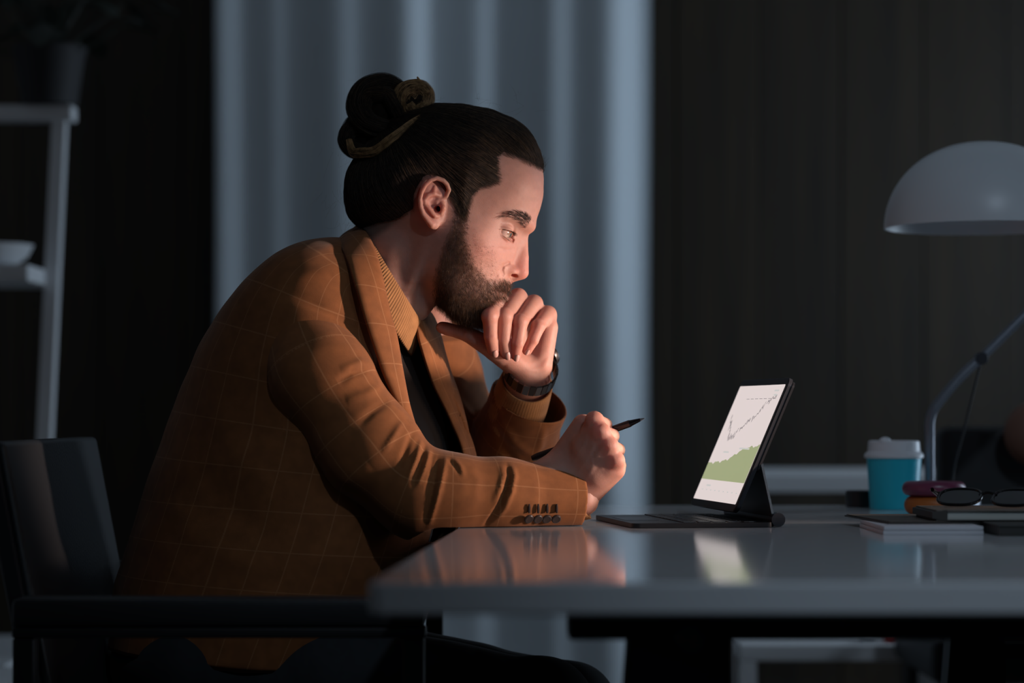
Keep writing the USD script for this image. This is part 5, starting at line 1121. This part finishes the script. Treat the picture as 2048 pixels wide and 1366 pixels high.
# clothes on
jk = obj('jacket', jacket_body, 'jacket_cloth', man, smooth=True, uv=jb_uv, label='brown windowpane-check jacket')
obj('sleeve', sleeve, 'jacket_cloth', jk, smooth=True, uv=path_uv(sleeve.vertices, SL_PTS, (0, -1, .3)))
obj('sleeve', far_sleeve, 'jacket_cloth', jk, smooth=True, uv=path_uv(far_sleeve.vertices, SR_PTS[3:], (0, -1, .3)))
obj('lapel', lapel_near, 'jacket_cloth', jk, smooth=40, uv=None) if False else obj('lapel', lapel_near, 'jacket_cloth', jk, smooth=True, uv=ln_uv)
obj('lapel', lapel_far, 'jacket_cloth', jk, smooth=True, uv=lf_uv)
obj('collar', collar_back, 'jacket_cloth', jk, smooth=True, uv=cb_uv)
for i, u in enumerate((1057, 1075, 1093, 1112)):
    y_ = depth_at(sleeve, u, 1037); c_ = P(u, 1037, y_ - .0015); uv_ = PX(sleeve.vertices); k_ = np.argmin(((uv_ - (u, 1037)) ** 2).sum(1) + (sleeve.vertices[:, 1] > y_ + .01) * 1e6); nr = vnormals(sleeve)[k_]
    b_ = lathe([(0, .0026), (.0030, .0024), (.0048, .0028), (.0060, .0020), (.0062, .0006), (.0052, 0), (0, 0)], 28); Fb = frame_of(nr, (0, 0, 1)); b_.vertices = c_ + b_.vertices[:, :1] * Fb[:, 1] + b_.vertices[:, 1:2] * Fb[:, 2] + b_.vertices[:, 2:3] * Fb[:, 0]
    if b_.volume < 0: b_.invert()
    obj('button', b_, 'horn_button', jk, label='dark horn cuff button', smooth=40)
    hp = [P(u + 1.5, vv, depth_at(sleeve, u + 1.5, vv) - .0004) for vv in (1008, 1014, 1020, 1026)]
    obj('buttonhole', tube(hp, [.0010, .0016, .0017, .0014], 8), 'horn_button', jk)
sw = obj('sweater', sweater_body, 'sweater_dark', man, smooth=True, label='dark front of the knitted sweater in the jacket opening')
obj('roll_neck', rollneck, 'sweater_knit', sw, smooth=True, label='tan ribbed roll-neck'); obj('cuff', cuff_r, 'sweater_knit', sw, smooth=True); obj('cuff', cuff_l, 'sweater_knit', sw, smooth=True)
obj('trousers', trousers, 'trouser_cloth', man, smooth=True)
for h, m_, k_ in trousers_pts:
    f_ = np.array([k_[0] + .02, k_[1], 0.0])
    def shoe_sd(p): d = smin(sd_cap(p, f_ + (0, 0, .05), f_ + (.15, 0, .035), .048, .036), sd_cap(p, f_ + (-.01, 0, .05), f_ + (-.01, 0, .11), .046, .046), .02); return smax(d, -(p[:, 2] - .004), .004)
    lo, hi = bounds_of([f_, f_ + (.15, 0, .12)], .06); sm = implicit(shoe_sd, lo, hi, .006, 4)
    obj('shoe', sm, 'shoe_leather', man, smooth=True)
wt = thing('wristwatch', None, None, parent=man); tag(wt, 'dark metal wristwatch with a link band')
for i, q in enumerate(links): obj('link', q, 'watch_steel' if i % 2 else 'watch_dark', wt)
ca = lathe([(0, .0055), (.0150, .0055), (.0175, .004), (.0182, .001), (.0175, -.003), (0, -.003)], 40); Fw = F_; out_ = np.array([.45, .85, .3]); out_ = out_ - fd_ * (out_ @ fd_); out_ /= np.linalg.norm(out_); Fc = frame_of(out_, fd_); ca.vertices = wc + out_ * .0375 + ca.vertices[:, :1] * Fc[:, 1] + ca.vertices[:, 1:2] * Fc[:, 2] + ca.vertices[:, 2:3] * out_
if ca.volume < 0: ca.invert()
obj('case', ca, 'watch_dark', wt, smooth=35)
# hair on
def hair_mat(name, c1, c2, rough=.35, spec=.5):
    MAT[name] = usdkit.material(stage, '/World/Looks/' + name, {'tc': ('texture_coordinate', {}), 'n': ('noise_texture', {'scale': 190.0, 'detail': 3.0}), 'r': ('rgb_ramp', {'ramp': [(.35, c1), (.65, c2)]}), 'p': ('principled_bsdf', {'roughness': rough, 'specular_ior_level': spec}), },
        [('tc.object', 'n.vector'), ('n.fac', 'r.fac'), ('r.color', 'p.base_color')], surface='p.BSDF')
hair_mat('hair_dark', (.018, .013, .010), (.040, .027, .018), .55, .25); hair_mat('hair_light', (.22, .12, .05), (.55, .33, .15), .5, .3); hair_mat('hair_mid', (.07, .042, .022), (.15, .09, .045), .5, .3); hair_mat('hair_base', (.012, .009, .007), (.024, .016, .011), .8, .08); hair_mat('beard_brown', (.022, .013, .008), (.11, .058, .026), .45, .35); hair_mat('brow_dark', (.008, .005, .004), (.022, .013, .008), .45, .3)
hr = obj('hair', hair_cap, 'hair_base', man, smooth=True, label='dark hair combed tightly back')
curves('strands', comb, np.linspace(.00022, .00010, comb.shape[1]), 'hair_dark', hr)
curves('strands', comb[::9] + np.array([0, -.0006, .0006]), np.linspace(.00018, .00008, comb.shape[1]), 'hair_mid', hr)
curves('hairline', edge_hair, np.array([.00014, .00013, .00012, .0001, .00005]), 'hair_dark', hr)
curves('stray_hairs', fly, np.linspace(.00012, .00005, 8), 'hair_mid', hr)
bu = obj('hair_bun', bun_core, 'hair_base', man, smooth=True, label='knotted bun of lighter brown hair')
for pts, rs, kind_ in BUN:
    st = lock_strands(pts, rs, 420 if kind_ else 520, 18); 
    if kind_: curves('strands', st, .00016, 'hair_light', bu)
    else: curves('strands', st[: 400], .00016, 'hair_dark', bu); curves('strands', st[400:], .00014, 'hair_mid', bu)
bb_ = curves('beard', beard, np.array([.00013, .00013, .00012, .0001, .00005]), 'beard_brown', man, label='full brown beard and moustache')
curves('beard_stubble', stub, np.array([.00007, .00007, .00005]), 'beard_brown', man)
curves('eyebrows', brow, np.array([.00020, .00020, .00018, .00014, .00006]), 'brow_dark', man)
for l_ in ls_p: curves('eyelashes', l_, np.array([.00016, .00014, .00012, .0001, .00005]), 'brow_dark', man)
